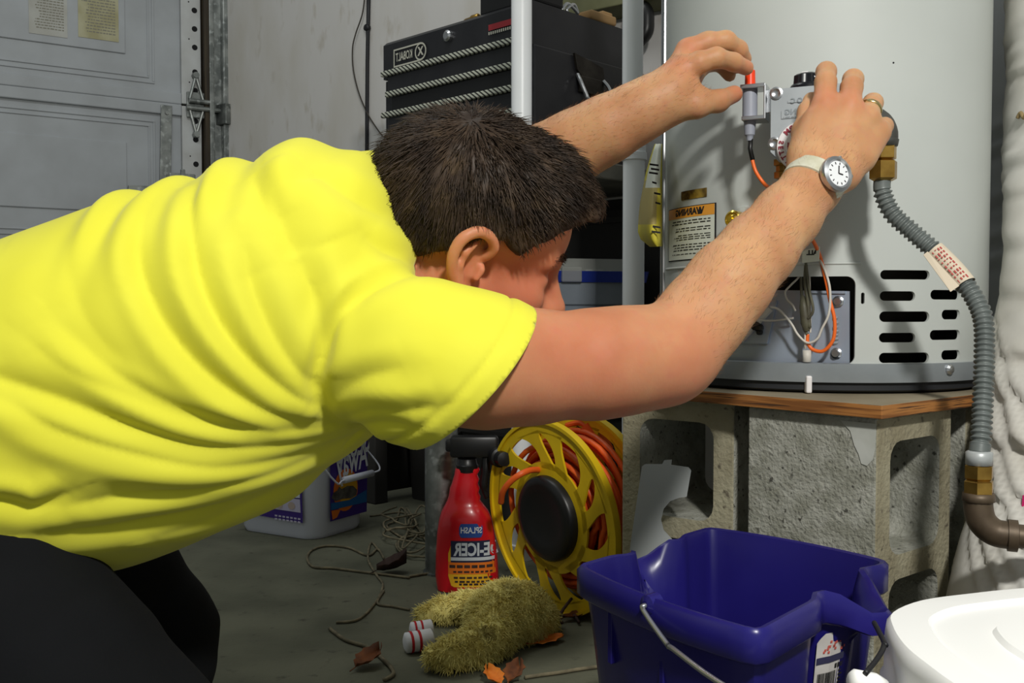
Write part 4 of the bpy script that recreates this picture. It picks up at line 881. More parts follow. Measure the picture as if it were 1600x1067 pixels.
# ---- blue bucket
ZB = .27
cL, cF, cR, cB = PZ(903, 882, ZB), PZ(1185, 985, ZB), PZ(1388, 876, ZB), PZ(1108, 823, ZB)
cen = (cL + cF + cR + cB) / 4
def edge(a, b, n, spout, bow, tc=.5):               # one rim side from a to b (without b); spout bulges outwards in the middle
    out = []; d = b - a; nr = Vector((d.y, -d.x, 0)).normalized()
    if nr.dot((a + b) / 2 - cen) < 0: nr = -nr
    for k in range(n):
        t = k / n; p = a + d * t + nr * (bow * 4 * t * (1 - t)); s = 0.0
        if spout:
            q = abs(t - tc)
            if q < .14: s = 1 - q / .14
            p = p + nr * (spout * s - (.012 * math.exp(-((q - .19) / .04) ** 2)))
        out.append((p, s))
    return out
rim = edge(cL, cF, 18, 0, .012) + edge(cF, cR, 28, .042, .0, .66) + edge(cR, cB, 18, 0, .012) + edge(cB, cL, 28, .03, 0.0)
# round the corners a little by smoothing
for _ in range(1):
    rim = [((rim[i - 1][0] + rim[i][0] * 2 + rim[(i + 1) % len(rim)][0]) / 4, rim[i][1]) for i in range(len(rim))]
def rl(sc, z, out=0.0, dip=0.0, sp=1.0):
    o = []; n = len(rim)
    for i in range(n):
        p, s = rim[i]; tg = rim[(i + 1) % n][0] - rim[i - 1][0]; nr = Vector((tg.y, -tg.x, 0)).normalized()
        if nr.dot(p - cen) < 0: nr = -nr
        q = cen + (p - cen) * sc + nr * out
        if sp < 1: q = q - nr * ((1 - sp) * s * .04)
        o.append(Vector((q.x, q.y, z - dip * min(1, s * 1.6))))
    return o
bk = thing('blue_bucket', 'dark blue plastic bucket with pouring spouts in the foreground', 'bucket', (cen.x, cen.y, 0))
b = MB(); b.loft([rl(.74, .0, sp=0), rl(.76, .006, sp=0), rl(.93, .215, sp=.2), rl(.955, .238, sp=.6, dip=.01), rl(.975, .239, .004, dip=.012), rl(.985, .242, .006, dip=.014), rl(1, .266, .004, dip=.022), rl(1, .27, 0, dip=.022), rl(.985, .269, -.003, dip=.024), rl(.955, .25, -.004, dip=.02, sp=.7), rl(.9, .2, -.003, sp=.1), rl(.73, .012, -.003, sp=0)])
b.build('pail', 'bucket_blue', bk, autosmooth=50)
# bail
ear = cL + (cF - cL) * .34; nrm_f = Vector(((cF - cL).y, -(cF - cL).x, 0)).normalized(); nrm_f = nrm_f if nrm_f.dot(ear - cen) > 0 else -nrm_f
e0 = PL(1008, 946, ear + nrm_f * .018, nrm_f)
bl = [e0 - nrm_f * .02, e0, PL(1006, 955, e0 + nrm_f * .004, nrm_f), PL(1042, 1006, e0 + nrm_f * .008, nrm_f), PL(1052, 1014, e0 + nrm_f * .01, nrm_f), PL(1120, 1064, e0 + nrm_f * .012, nrm_f), PL(1210, 1110, e0 + nrm_f * .014, nrm_f), PL(1300, 1100, e0 + nrm_f * .012, nrm_f)]
b = MB(); b.tube(crom(bl, 4), .0024, 8); b.build('bail_wire', 'wire_bail', bk, True)
b = MB(); b.lathe(e0 - nrm_f * .014, nrm_f, [(0, .010), (.012, .009), (.014, .004)], 14); b.build('bail_lug', 'bucket_blue', bk)
for dx in (-.03, .045):
    b = MB(); t_ = (cF - cL).normalized(); q = cen + (ear - cen) * .965 + t_ * dx; b.box((q.x, q.y, .215), (.003, .006, .03), (t_, nrm_f, Z), .001); b.build('wall_rib', 'bucket_blue', bk)
# sticker on the front-right wall
f0, f1 = rl(.93, .215, .001, sp=.0), rl(.74, 0, .001, sp=0)
i0, i1 = 18 + 1, 18 + 20
def wallq(t, z): 
    i = i0 + (i1 - i0) * t; k = int(i); fr_ = i - k; a = f0[k] * (1 - fr_) + f0[k + 1] * fr_; c = f1[k] * (1 - fr_) + f1[k + 1] * fr_; return c + (a - c) * (z / .215)
def proj(p): q = Vector(p) - Vector((0, 0, CAMZ)); return CX + F * q.x / (q.y * _c - q.z * _s), CY - F * (q.y * _s + q.z * _c) / (q.y * _c - q.z * _s)
class StickF:                                 # u, v in 0..1 over the sticker, bent with the wall
    def __init__(s, px0, px1, pyt, pyb):
        g = [(t, z) for t in np.linspace(0, 1, 60) for z in np.linspace(.0, .228, 60)]; pr_ = [(proj(wallq(*q)), q) for q in g]
        near_ = lambda x, y: min(pr_, key=lambda k: (k[0][0] - x) ** 2 + (k[0][1] - y) ** 2)[1]
        s.t0 = near_(px0, (pyt + pyb) / 2)[0]; s.t1 = near_(px1, (pyt + pyb) / 2 - 15)[0]; s.z1 = near_((px0 + px1) / 2, pyt)[1]; s.z0 = near_((px0 + px1) / 2, pyb)[1]
    def __call__(s, u, v, w=0.0):
        t = s.t0 + (s.t1 - s.t0) * u; z = s.z0 + (s.z1 - s.z0) * v; p = wallq(min(max(t, 0), 1), z); n = (wallq(min(t + .02, 1), z) - wallq(max(t - .02, 0), z)).cross(wallq(t, z + .01) - p).normalized()
        if n.dot(p - cen) < 0: n = -n
        return p + n * (.0016 + w)
frS = StickF(1272, 1338, 968, 1085)
b = MB(); n_ = 12; cols_ = []
for i in range(n_ + 1):
    u = i / n_; top = 1 - .12 * max(0, .25 - u) / .25; cols_.append([frS(u, v * top + (.12 * max(0, u - .75) / .25) * (1 - v)) for v in np.linspace(0, 1, 7)])
b.loft(cols_, False, False, closed=False); st = b.build('sticker', 'sticker', bk)
b = MB(); put_quad(b, frS, .02, .98, .56, .66, .0006, 10); b.build('navy_band', 'sticker_navy', st)
b = MB()
for k in range(26): u = .12 + .8 * random.random(); v = .7 + .22 * random.random(); put_quad(b, frS, u, u + .05, v, v + .035, .0006)
tag(b.build('red_marks', 'sticker_red', st), kind='stuff')
b = MB()
for k in range(16): u = .12 + k * .03; put_quad(b, frS, u, u + .012 + .01 * random.random(), .12, .42, .0006)
for k in range(6): u = .55 + k * .07; put_quad(b, frS, u, u + .05, .45, .52, .0006)
for k in range(5): put_quad(b, frS, .66, .72 + .2 * random.random(), .14 + .06 * k, .17 + .06 * k, .0006)
tag(b.build('barcode', 'ink_black', st), kind='stuff')

# ---- white tub with lid in the foreground
ZL = .262
lp = [(.309, .739), (.309, .781), (.318, .829), (.333, .866), (.374, .902), (.43, .924), (.482, .940), (.56, .957), (.63, .95), (.675, .91), (.69, .84), (.685, .75), (.66, .67), (.60, .625), (.50, .60), (.40, .605), (.34, .635), (.315, .685)]
lp = [Vector((x, y, 0)) for x, y in lp]; lpc = sum(lp, Vector()) / len(lp)
lpp = [];
for i in range(len(lp)):
    a = crom([lp[i - 1], lp[i], lp[(i + 1) % len(lp)], lp[(i + 2) % len(lp)]], 4); lpp += a[4:8]
tub = thing('white_tub', 'white plastic tub with a snap lid at the lower right corner', 'tub', (lpc.x, lpc.y, 0))
def ll(sc, z, dx=0): return [lpc + (p - lpc) * sc + Z * z for p in lpp]
b = MB(); b.loft([ll(.84, 0), ll(.86, .004), ll(.93, .215), ll(.935, .216)]); b.build('body', 'tub_white', tub, autosmooth=40)
b = MB(); b.loft([ll(.95, .205), ll(1.02, .204), ll(1.03, .207), ll(1.03, .213), ll(1.012, .217), ll(1.008, .25), ll(1.0, .258), ll(.98, .262), ll(.8, .262), ll(.78, .258), ll(.5, .258), ll(.48, .262), ll(.02, .262)]); b.build('lid', 'tub_white', tub, autosmooth=40)
b = MB(); b.tube(crom([P(1384, 1008, .80), P(1372, 985, .85), P(1366, 973, .86), P(1379, 998, .82), P(1381, 1010, .80), P(1370, 1030, .78), P(1352, 1052, .76)], 5), .0022, 8); b.build('bail_wire', 'black_cable', tub, True)
b = MB(); q = P(1352, 1062, .765); b.lathe(q - Vector((.012, 0, 0)), (1, .1, -.25), [(0, .006), (.003, .009), (.02, .0095), (.03, .006)], 14); b.build('bail_grip', 'tub_white', tub, True)

# ---- extension cord reel
RN = Vector((-.80, -.60, -.09)).normalized(); RU = (Z - RN * Z.dot(RN)).normalized(); RX = RU.cross(RN) * 1.0; RC = P(862, 808, 1.715); RR = .172
reel = thing('cord_reel', 'yellow plastic cord reel with black hub leaning beside the block', 'cord reel', FL(885, 968))
def rpt(r, a, w_=0.0): return RC + (RX * math.cos(a) + RU * math.sin(a)) * r + RN * w_
def disc(c_off, name, par):
    b = MB(); n = 96; A = np.linspace(0, 2 * math.pi, n, endpoint=False)
    def annulus(prof): b.loft([[rpt(r, a, w_ + c_off) for a in A] for r, w_ in prof], False, False)
    annulus([(RR - .024, 0), (RR - .024, .004), (RR - .006, .004), (RR - .006, .009), (RR, .009), (RR, -.004), (RR - .003, -.004), (RR - .004, 0), (RR - .024, 0)])
    annulus([(.06, 0), (.06, .004), (.098, .004), (.098, 0), (.06, 0)])
    for k in range(6):
        a0 = k * math.pi / 3 + .26
        for sg in (-1, 1):
            m_ = 14; l0 = []; l1 = []
            for j in range(m_ + 1):
                t = j / m_; r = .088 + (RR - .018 - .088) * t; skew = .42 * t * t * 1.0
                wd = .30 + .13 * (2 * t - 1) ** 2 * (1 if t > .5 else .9); sl = .10 * math.sin(math.pi * min(max((t - .08) / .84, 0), 1)) ** .6 if .08 < t < .92 else 0
                ac = a0 + .38 * t; l0.append((r, ac + sg * sl)); l1.append((r, ac + sg * wd))
            loops = [[rpt(*l0[j], c_off), rpt(*l1[j], c_off), rpt(*l1[j], c_off + .004), rpt(*l0[j], c_off + .004)] for j in range(m_ + 1)]
            b.loft(loops)
    return b.build(name, 'reel_yellow', par, autosmooth=35)
disc(0, 'front_disc', reel); disc(-.085, 'rear_disc', reel)
b = MB(); b.lathe(RC - RN * .085, RN, [(0, .066), (.085, .066)], 40, cap=False); b.build('drum', 'reel_yellow', reel, True)
b = MB(); b.lathe(RC + RN * .003, RN, [(0, .075), (.012, .075), (.017, .071), (.019, .06), (.015, .045), (.012, .02), (.012, .004)], 48); b.build('hub_cap', 'black_plastic', reel, autosmooth=50)
# wound cord
ec = thing('extension_cord', 'orange extension cord wound on the yellow reel', 'extension cord', RC - RN * .05)
pts = []; nt_ = 26
for j in range(nt_ * 40):
    t = j / 40; a = t * 2 * math.pi; lay = int(t // 5); ph = (t % 5) / 5; x_ = ph if lay % 2 == 0 else 1 - ph
    r = .078 + .0125 * lay + .004 * math.sin(a * 1.3 + lay) + .003 * math.sin(a * 2.7); pts.append(rpt(r, a, -.012 - .062 * x_ + .005 * math.sin(a * .7)))
b = MB(); b.tube(pts, .0052, 7); b.build('wound_cord', 'cord_orange', ec, True)
b = MB(); b.tube(crom([P(783, 785, 1.73), P(786, 768, 1.71), P(798, 752, 1.695), P(815, 740, 1.69), P(832, 734, 1.71), P(850, 735, 1.745)], 6), .0055, 9); b.build('loose_end', 'cord_orange', ec, True)
b = MB(); q0 = P(915, 665, 1.75); q1 = P(948, 708, 1.73); b.tube([q0, (q0 + q1) / 2, q1], [.011, .015, .011], 6, flat=1.5); b.tube(crom([P(886, 664, 1.79), P(905, 660, 1.76), q0], 5), .005, 8); b.tube(crom([q1, P(955, 730, 1.73), P(957, 760, 1.74)], 5), .006, 8); b.build('outlet_tap', 'cord_orange', ec, autosmooth=40)

# ---- red spray bottle
B0 = FL(731, 919); bot = thing('spray_bottle', 'red spray bottle with black trigger head and yellow label by the post', 'spray bottle', (B0.x, B0.y, 0))
yb = B0.y
def bx(px): return P(px - 7, 800, yb).x
prof = [(930, 697, 783), (926, 690, 786), (905, 687, 786), (870, 688, 784), (840, 690, 780), (820, 693, 776), (806, 697, 770), (797, 702, 763), (789, 706, 757), (783, 708, 758), (777, 709, 755), (770, 710, 757), (763, 713, 754), (756, 715, 756), (749, 717, 753), (742, 718, 757), (739, 719, 756)]
b = MB(); loops = []
for py, x0, x1 in prof:
    z = max(P(737, py - 8, yb).z, 0.0005) if py < 930 else 0.0005; hx = (bx(x1) - bx(x0)) / 2; cx_ = (bx(x1) + bx(x0)) / 2; hy = min(.036, hx * .75)
    loops.append([Vector((cx_ + hx * (abs(math.cos(a)) ** .75) * math.copysign(1, math.cos(a)), yb + hy * (abs(math.sin(a)) ** .75) * math.copysign(1, math.sin(a)), z)) for a in np.linspace(0, 2 * math.pi, 28, endpoint=False)])
b.loft(loops); b.build('body', 'bottle_red', bot, autosmooth=50)
class BotF:                                   # label frame bent round the bottle front
    def __call__(s, u, v, w=0.0):
        z = v; py_ = [p[0] for p in prof]; x0 = np.interp(z, [max(P(737, p, yb).z, 0) for p in py_], [bx(p[1]) for p in prof]); x1 = np.interp(z, [max(P(737, p, yb).z, 0) for p in py_], [bx(p[2]) for p in prof])
        hx = (x1 - x0) / 2; cx_ = (x0 + x1) / 2; hy = min(.036, hx * .75); c = max(-1, min(1, (u - cx_) / hx)); ang = (abs(c)) ** (1 / .75); sn = math.sqrt(max(0, 1 - ang * ang)) ** .75
        return Vector((u, yb - hy * sn - .0008 - w, z))
bf = BotF(); zpx_ = lambda py: P(737, py - 8, yb).z
def lab(px0, px1, py0, py1, w, nm, mt, par=bot, r=0.0, n=16):
    mb = MB(); u0, u1 = bx(px0), bx(px1); zt_, zb_ = zpx_(py0), zpx_(py1); vs = []; fs_ = []
    for i in range(n + 1):
        t = i / n; u = u0 + (u1 - u0) * t; e = max(0, (abs(t - .5) * 2 - (1 - r)) / r) if r else 0; dz = (zt_ - zb_) * .5 * (1 - math.sqrt(max(0, 1 - e * e))) * .5
        vs += [bf(u, zb_ + dz, w), bf(u, zt_ - (dz if r else 0), w)]
    for i in range(n): fs_.append((2 * i, 2 * i + 2, 2 * i + 3, 2 * i + 1))
    mb.add(vs, fs_); return mb.build(nm, mt, par, True)
l1 = lab(709, 782, 849, 917, .0, 'label', 'lab_yellow', r=.25); lab(709, 782, 878, 897, .0004, 'orange_band', 'lab_orange', l1)
l2 = lab(713, 780, 846, 879, .0006, 'name_panel', 'lab_navy', l1); l3 = lab(726, 762, 820, 841, .0006, 'brand_badge', 'lab_blue', bot, r=.2)
b = MB(); vs, fs_ = text_geo('SPLASH', .0155, .0003); b.add([bf(bx(744.5) + x * .78, zpx_(830) + y, .0012) for x, y in vs], fs_); b.build('badge_lettering', 'white_plastic', l3)
b = MB(); vs, fs_ = text_geo('DE-ICER', .034, .0012); b.add([bf(bx(753) + x * .68, zpx_(860) + y * .95, .0012) for x, y in vs if True], fs_); b.build('name_lettering', 'lab_silver', l2)
lab(713, 780, 871, 876, .0011, 'snow_line', 'lab_silver', l2)
b = MB()
for k, py in enumerate((884, 893, 902, 908, 912)):
    x = 777 - (k > 2) * 4
    while x > 716 + k * 2: 
        wd = random.uniform(4, 9) if k else 9; put_quad(b, bf, bx(x - wd), bx(x), zpx_(py + 1.6 + (k == 0) * 1.6), zpx_(py - 1.2), .0013, 3); x -= wd + 2.4
b.build('small_print', 'leaf_dark', l1)
b = MB(); zc_ = zpx_(741); b.lathe((bx(737), yb, zc_ - .004), Z, [(0, .020), (.012, .021), (.014, .019), (.024, .017)], 20)
b.box((bx(748), yb, zpx_(705)), (.045, .017, .020), None, .006); b.box((bx(722), yb, zpx_(703)), (.022, .014, .012), None, .005)
b.build('spray_head', 'black_plastic', bot, autosmooth=40)
b = MB(); q = Vector((bx(783), yb - .016, zpx_(719))); b.lathe(q, (.3, -.95, .04), [(0, .014), (.006, .018), (.026, .018), (.028, .014), (.050, .013), (.052, .004)], 18); b.build('nozzle', 'black_plastic', bot, autosmooth=40)
b = MB(); b.tube(crom([(bx(768), yb, zpx_(718)), (bx(766), yb - .004, zpx_(742)), (bx(763), yb - .004, zpx_(768)), (bx(768), yb - .002, zpx_(785))], 5), [.009] * 6 + [.008] * 5 + [.005] * 5, 10); b.build('trigger', 'black_plastic', bot, True)

# ---- litter pail
pA = FL(493, 846); pl0 = (FL(379, 829) - pA).normalized(); pl1 = (FL(580, 822) - pA); pl1 = (pl1 - pl0 * pl1.dot(pl0)).normalized()
W0, W1 = .245, .19; pc_ = pA + pl0 * W0 / 2 + pl1 * W1 / 2
pail = thing('litter_pail', 'white square pail with purple labels on the floor under the man', 'pail', (pc_.x, pc_.y, 0))
b = MB(); b.loft([[pc_ + pl0 * u + pl1 * v + Z * z for u, v in rrect(W0 / 2 * s_, W1 / 2 * s_, .04, 6)] for z, s_ in ((0.0005, .95), (.01, .985), (.25, 1.03), (.30, 1.04), (.302, 1.07), (.318, 1.07), (.32, 1.0))]); b.build('body', 'pail_white', pail, autosmooth=45)
n0 = -pl1; n1 = -pl0      # outward normals of the left and right faces towards the camera
def face(pn, half): 
    o_ = pc_ + pn * half; return lambda px, py: PL(px, py, o_ + pn * .004, pn)
fL = face(n0, W1 / 2 * 1.03); fR = face(n1, W0 / 2 * 1.03)
frL = Plane(fL(430, 780), -pl0, Z); frL.n = n0; frR = Plane(fR(550, 760), pl1, Z); frR.n = n1
uvL = lambda x, y: ((fL(x, y) - frL.o).dot(frL.x), (fL(x, y) - frL.o).z); uvR = lambda x, y: ((fR(x, y) - frR.o).dot(frR.x), (fR(x, y) - frR.o).z)
def quad(fr, uv, pxs, w_, nm, mt, par): mb = MB(); put_poly(mb, fr, [uv(*p) for p in pxs], w_); return mb.build(nm, mt, par)
la = quad(frL, uvL, [(385, 802), (473, 817), (468, 650), (385, 650)], .0, 'side_label', 'lab_purple', pail)
quad(frL, uvL, [(388, 798), (402, 800), (402, 786), (388, 784)], .0008, 'barcode_box', 'lab_pale', la); quad(frL, uvL, [(409, 792), (470, 801), (469, 780), (409, 774)], .0008, 'picture_strip', 'lab_pale', la); quad(frL, uvL, [(445, 776), (469, 778), (468, 740), (444, 742)], .0008, 'text_panel', 'pail_white', la); quad(frL, uvL, [(390, 772), (440, 775), (438, 700), (390, 700)], .0008, 'text_panel', 'lab_pale', la)
b = MB()
for k in range(3): u, v = uvL(418 + 19 * k, 787 + 1.5 * k); put_poly(b, frL, [(u + .011 * math.cos(a), v + .011 * math.sin(a) * .8) for a in np.linspace(0, 2 * math.pi, 10, endpoint=False)], .0014)
b.build('cat_faces', 'cat_pale', la)
b = MB(); 
for j, y in enumerate((805, 810)): 
    for k in range(7): u, v = uvL(430 + k * 6, y + k * .9); u2, _ = uvL(434 + k * 6, y); put_quad(b, frL, u, u2, v - .002, v + .002, .0014)
tag(b.build('small_print', 'lab_pale', la), kind='stuff')
lb_ = quad(frR, uvR, [(516, 815), (573, 799), (575, 640), (516, 640)], .0, 'front_label', 'lab_purple', pail)
u, v = uvR(540, 765); b = MB(); put_poly(b, frR, [(u + .045 * math.cos(a), v + .05 * math.sin(a)) for a in np.linspace(0, 2 * math.pi, 24, endpoint=False)], .0006); b.build('orange_disc', 'lab_orange', lb_)
b = MB(); put_poly(b, frR, [(u + .008 + .034 * math.cos(a), v + .038 * math.sin(a)) for a in np.linspace(0, 2 * math.pi, 24, endpoint=False)], .001); b.build('yellow_disc', 'lab_yellow', lb_)
quad(frR, uvR, [(516.5, 797), (572, 784), (572, 765), (545, 781), (516.5, 786)], .0014, 'teal_band', 'lab_teal', lb_); quad(frR, uvR, [(517, 798), (532, 795), (526, 808), (519, 812)], .0014, 'orange_corner', 'lab_orange', lb_)
b = MB(); cat = [(517, 778), (520, 770), (526, 766), (529, 760), (533, 764), (542, 759), (551, 759), (557, 765), (556, 773), (548, 778), (535, 779), (524, 783)]; put_poly(b, frR, [uvR(*p) for p in cat], .0018); b.build('cat_picture', 'cat_grey', lb_)
b = MB()
for s_, px, py, sz in (('Scoop', 576, 687, .092), ('Away', 574, 710, .092)): vs, fs_ = text_geo(s_, sz, .0015); u, v = uvR(px, py); u -= max(x for x, y in vs) * .56; b.add([frR(u + x * .56, v + y + x * .08 - .006, .0018) for x, y in vs], fs_)
b.build('name_lettering', 'white_plastic', lb_)
b = MB(); q0 = fR(527, 749) + n1 * .02; q1 = fR(571, 738) + n1 * .02; b.tube([q0, q1], .0082, 14); b.build('handle_grip', 'pail_white', pail, True)
b = MB(); e0_ = pc_ - pl0 * (W0 / 2 * 1.0 - .11) * 0 + pl1 * (W1 / 2 * 1.04) + Z * .255; e1_ = pc_ - pl1 * (W1 / 2 * 1.04) + n1 * (W0 / 2 - .045) + Z * .245
b.tube(crom([e0_, e0_ + pl1 * .012 - pl0 * .05 - Z * .03, e0_ + pl1 * .008 + n1 * .11 - Z * .07, q1 + pl1 * .03 + Z * .01, q1, q0, q0 - pl1 * .03, e1_ + n1 * .04 - Z * .03 - pl1 * .012, e1_ - pl1 * .006], 5), .0022, 7); b.build('bail_wire', 'pail_white', pail, True)

# ---- wool wash mitt with its striped cuff
wm = thing('wool_mitt', 'shaggy yellow wool wash mitt with a folded opening on the floor', 'wash mitt', FL(750, 1010))
yw = FL(755, 1005).y
S = SDF()
wp = lambda px, py, d=0: np.array(P(px, py, yw + d))
S.chain([wp(662, 962, .09), wp(692, 955, .10), wp(730, 948, .10), wp(762, 955, .07)], [.013, .019, .023, .030], .012)
S.chain([wp(678, 1026, -.12), wp(706, 1022, -.12), wp(742, 1012, -.10), wp(768, 996, -.06)], [.014, .021, .026, .034], .012)
S.chain([wp(775, 972, .0), wp(795, 968, .03), wp(818, 966, .05), wp(848, 972, .06)], [.046, .052, .044, .022], .03)
S.func(lambda p: p[:, 2] - 0.004, [-9, -9, -9], [9, 9, 9], .006, True)
V, Fq = S.mesh(.005); V = relax(V, Fq, 2); mk_np('mitt_body', V, Fq, 'wool', wm)
N_ = vnormals(V, Fq); idx = rng.choice(len(V), 9000); jit = rng.normal(size=(9000, 3)); d0 = N_[idx] + jit * .45; d1 = N_[idx] * .4 + jit * .5 + np.array([-.2, -.2, -.5])
ok = V[idx][:, 2] > .004; wl = strands('wool_pile', V[idx][ok], d0[ok], d1[ok], rng.uniform(.006, .014, ok.sum()), .0011, 'wool', wm, 3)
ck = thing('striped_sock', 'white cloth roll with red stripes beside the wool mitt', 'cloth', FL(655, 1022))
for k, (py0, py1, d_) in enumerate(((1013, 1009, 0), (999, 994, .035))):
    a = FL(632 + 8 * k, py0 + 8) + Z * .016; a.y += d_ * .3; c = FL(676, py1 + 6) + Z * .017; 
    b = MB(); b.tube([a + (c - a) * t for t in (0, .06, .94, 1)], [.010, .0155, .0165, .012], 16); rl_ = b.build('cloth_roll', 'sock_white', ck, True)
    for t in (.22, .5): b = MB(); b.tube([a + (c - a) * (t - .045), a + (c - a) * (t + .045)], .0166, 16, cap=False); b.build('red_stripe', 'sock_red', rl_, True)

# ---- leaves and twine
def leaf(px, py, L, W_, ang, m, lab, curl=.5, lift=.0):
    c = FL(px, py); r_ = random.Random(px); n = 9; vs = []; fs_ = []; ca, sa = math.cos(ang), math.sin(ang)
    for i in range(n + 1):
        t = i / n; hw = W_ * math.sin(math.pi * min(1, t * .96 + .02)) ** .7 * (1 + .18 * math.sin(i * 2.4))
        for j in (-1, -.5, 0, .5, 1):
            x = (t - .5) * L; y = j * hw; z = .003 + curl * W_ * (abs(j) ** 1.5) * (.4 + .6 * t) + curl * L * .25 * (t - .5) ** 2 + r_.uniform(0, .0015) + lift * t
            vs.append((c.x + x * ca - y * sa, c.y + x * sa + y * ca, z))
    for i in range(n):
        for j in range(4): fs_.append((i * 5 + j, i * 5 + j + 1, (i + 1) * 5 + j + 1, (i + 1) * 5 + j))
    b = thing('fallen_leaf', lab, 'leaf', c, 'dry leaves on the floor'); o = mk('blade', vs, fs_, m, b, True); md = o.modifiers.new('thick', 'SOLIDIFY'); md.thickness = .0006
    mb = MB(); mb.tube([vs[2], (vs[2][0] - ca * L * .22, vs[2][1] - sa * L * .22, .004)], .0009, 5); mb.tube([Vector(vs[i * 5 + 2]) + Z * .0006 for i in range(n + 1)], .0007, 5); mb.build('stalk', m, b)
leaf(850, 1006, .07, .016, .5, 'leaf_orange', 'bright orange leaf lying at the right end of the wool mitt', .35)
leaf(772, 1070, .034, .014, 2.2, 'leaf_orange', 'curled orange leaf in front of the wool mitt', .9, .008)
leaf(803, 1066, .036, .015, 1.1, 'leaf_brown', 'curled brown leaf right beside the curled orange one', 1.0, .01)
leaf(575, 1042, .05, .018, .9, 'leaf_brown', 'brown leaf on the floor nearest to the man\'s knee', .9, .008)
leaf(908, 968, .07, .012, .4, 'leaf_brown', 'narrow brown leaf under the rim of the yellow reel', .8, .006)
leaf(612, 896, .06, .022, .3, 'leaf_dark', 'dark crumpled leaf caught in the twine loops', 1.3, .01)
def twine(name, pts, r, lab, m='twine'):
    b = MB(); b.tube([p + Z * (r + .0006) for p in crom([FL(*p) for p in pts], 8)], r, 6); tag(b.build(name, m, None, True), lab, 'twine', 'twine on the floor')
twine('loose_twine', [(640, 905), (600, 900), (560, 895), (520, 890), (490, 888), (480, 875), (487, 862), (510, 855), (545, 858), (575, 870), (590, 860), (600, 875)], .0026, 'long twine loop lying left of the dark crumpled leaf')
twine('loose_twine', [(592, 862), (580, 850), (575, 875), (588, 900), (598, 915), (592, 935), (575, 958), (555, 972), (525, 975)], .0024, 'twine running from the dark leaf toward the lower left')
twine('loose_twine', [(515, 985), (540, 1003), (575, 1015), (600, 1035), (615, 1055), (600, 1066)], .003, 'thick twine end curving past the brown leaf by the knee')
twine('loose_twine', [(640, 903), (665, 899), (690, 897)], .0026, 'straight twine piece leading to the foot of the guard post')
r2 = random.Random(4); tp_ = []
for k in range(7):
    x0, y0 = 640 + r2.uniform(-18, 22), 840 + r2.uniform(-24, 26)
    tp_ += [FL(x0 + r2.uniform(10, 40) * math.cos(a + k), y0 + r2.uniform(8, 26) * math.sin(a + k)) + Z * (.004 + .004 * k) for a in np.linspace(0, 4.6, 7)]
b = MB(); b.tube(crom(tp_, 7), .0024, 6); tag(b.build('tangled_twine', 'twine', None, True), 'pale twine tangle heaped left of the guard post foot', 'twine', 'twine on the floor')
twine('loose_twine', [(578, 808), (600, 805), (625, 802), (645, 808)], .002, 'short twine piece beside the litter pail')
twine('loose_twine', [(640, 955), (615, 950), (590, 945), (600, 925)], .0022, 'twine piece lying behind the wool mitt')
twine('bead_chain', [(820, 1062), (845, 1058), (875, 1054), (905, 1049), (935, 1045)], .0028, 'pale ribbed cord on the floor beside the blue bucket')
b = MB(); a = FL(862, 958)
for x0, y0, x1, y1, z1 in ((852, 958, 872, 975, .012), (868, 978, 893, 964, .03), (893, 964, 905, 978, .004), (850, 984, 880, 982, .008)): p = FL(x0, y0) + Z * .004; q = FL(x1, y1) + Z * (z1 + .002); b.tube([p, (p + q) / 2 + Z * .004, q], .0026, 6)
tag(b.build('dry_twig', 'leaf_dark', None, True), 'dry twig on the floor in front of the yellow reel', 'twig')

# ================================================================== the man
mat('skin', srgb(202, 156, 114), 0.5, col2=srgb(184, 132, 94), nscale=16, lo=.38, hi=.7, col3=srgb(196, 140, 106), n3=60, lo3=.52, hi3=.78, sss=.003, bump=.12, bscale=260, bdist=.0015, spec=.35)
mat('shirt_yellow', srgb(232, 228, 72), 0.85, col2=srgb(228, 223, 64), nscale=7, bump=.08, bscale=500, bdist=.0006, spec=.15, sheen=.15)
mat('pants_black', srgb(17, 18, 21), 0.9, col2=srgb(13, 14, 16), nscale=10, bump=.15, bscale=300, spec=.2)
mat('hair_brown', srgb(72, 58, 46), 0.5, col2=srgb(46, 37, 31), nscale=40, col3=srgb(100, 82, 60), n3=25, lo3=.6, hi3=.8, spec=.2)
mat('scalp', srgb(120, 68, 58), 0.95, col2=srgb(64, 44, 38), nscale=160, lo=.4, hi=.6, spec=.1)
mat('hair_fine', srgb(138, 94, 62), 0.6)
mat('strap_white', srgb(206, 204, 186), 0.6, col2=srgb(188, 184, 160), nscale=60)
mat('watch_dial', srgb(232, 234, 236), 0.35)
mat('gold', srgb(214, 190, 130), 0.22, 0.95)
mat('shoe', srgb(40, 38, 36), 0.6)
sk = MATS['skin'].node_tree; at_n = sk.nodes.new('ShaderNodeAttribute'); at_n.attribute_name = 'flush'; mx_ = sk.nodes.new('ShaderNodeMix'); mx_.data_type = 'RGBA'
bs = sk.nodes['Principled BSDF']; src_ = bs.inputs['Base Color'].links[0].from_socket; sk.links.new(at_n.outputs['Fac'], mx_.inputs[0]); sk.links.new(src_, mx_.inputs[6]); mx_.inputs[7].default_value = (*srgb(202, 108, 84), 1); sk.links.new(mx_.outputs[2], bs.inputs['Base Color'])
man = thing('person', 'man in a bright yellow T-shirt and dark trousers kneeling and reaching to the heater', 'person', (P(60, 900, .95).x, .95, 0))
A = lambda v: np.array(tuple(v), float)
def PP(px, py, Y): return A(P(px, py, Y))

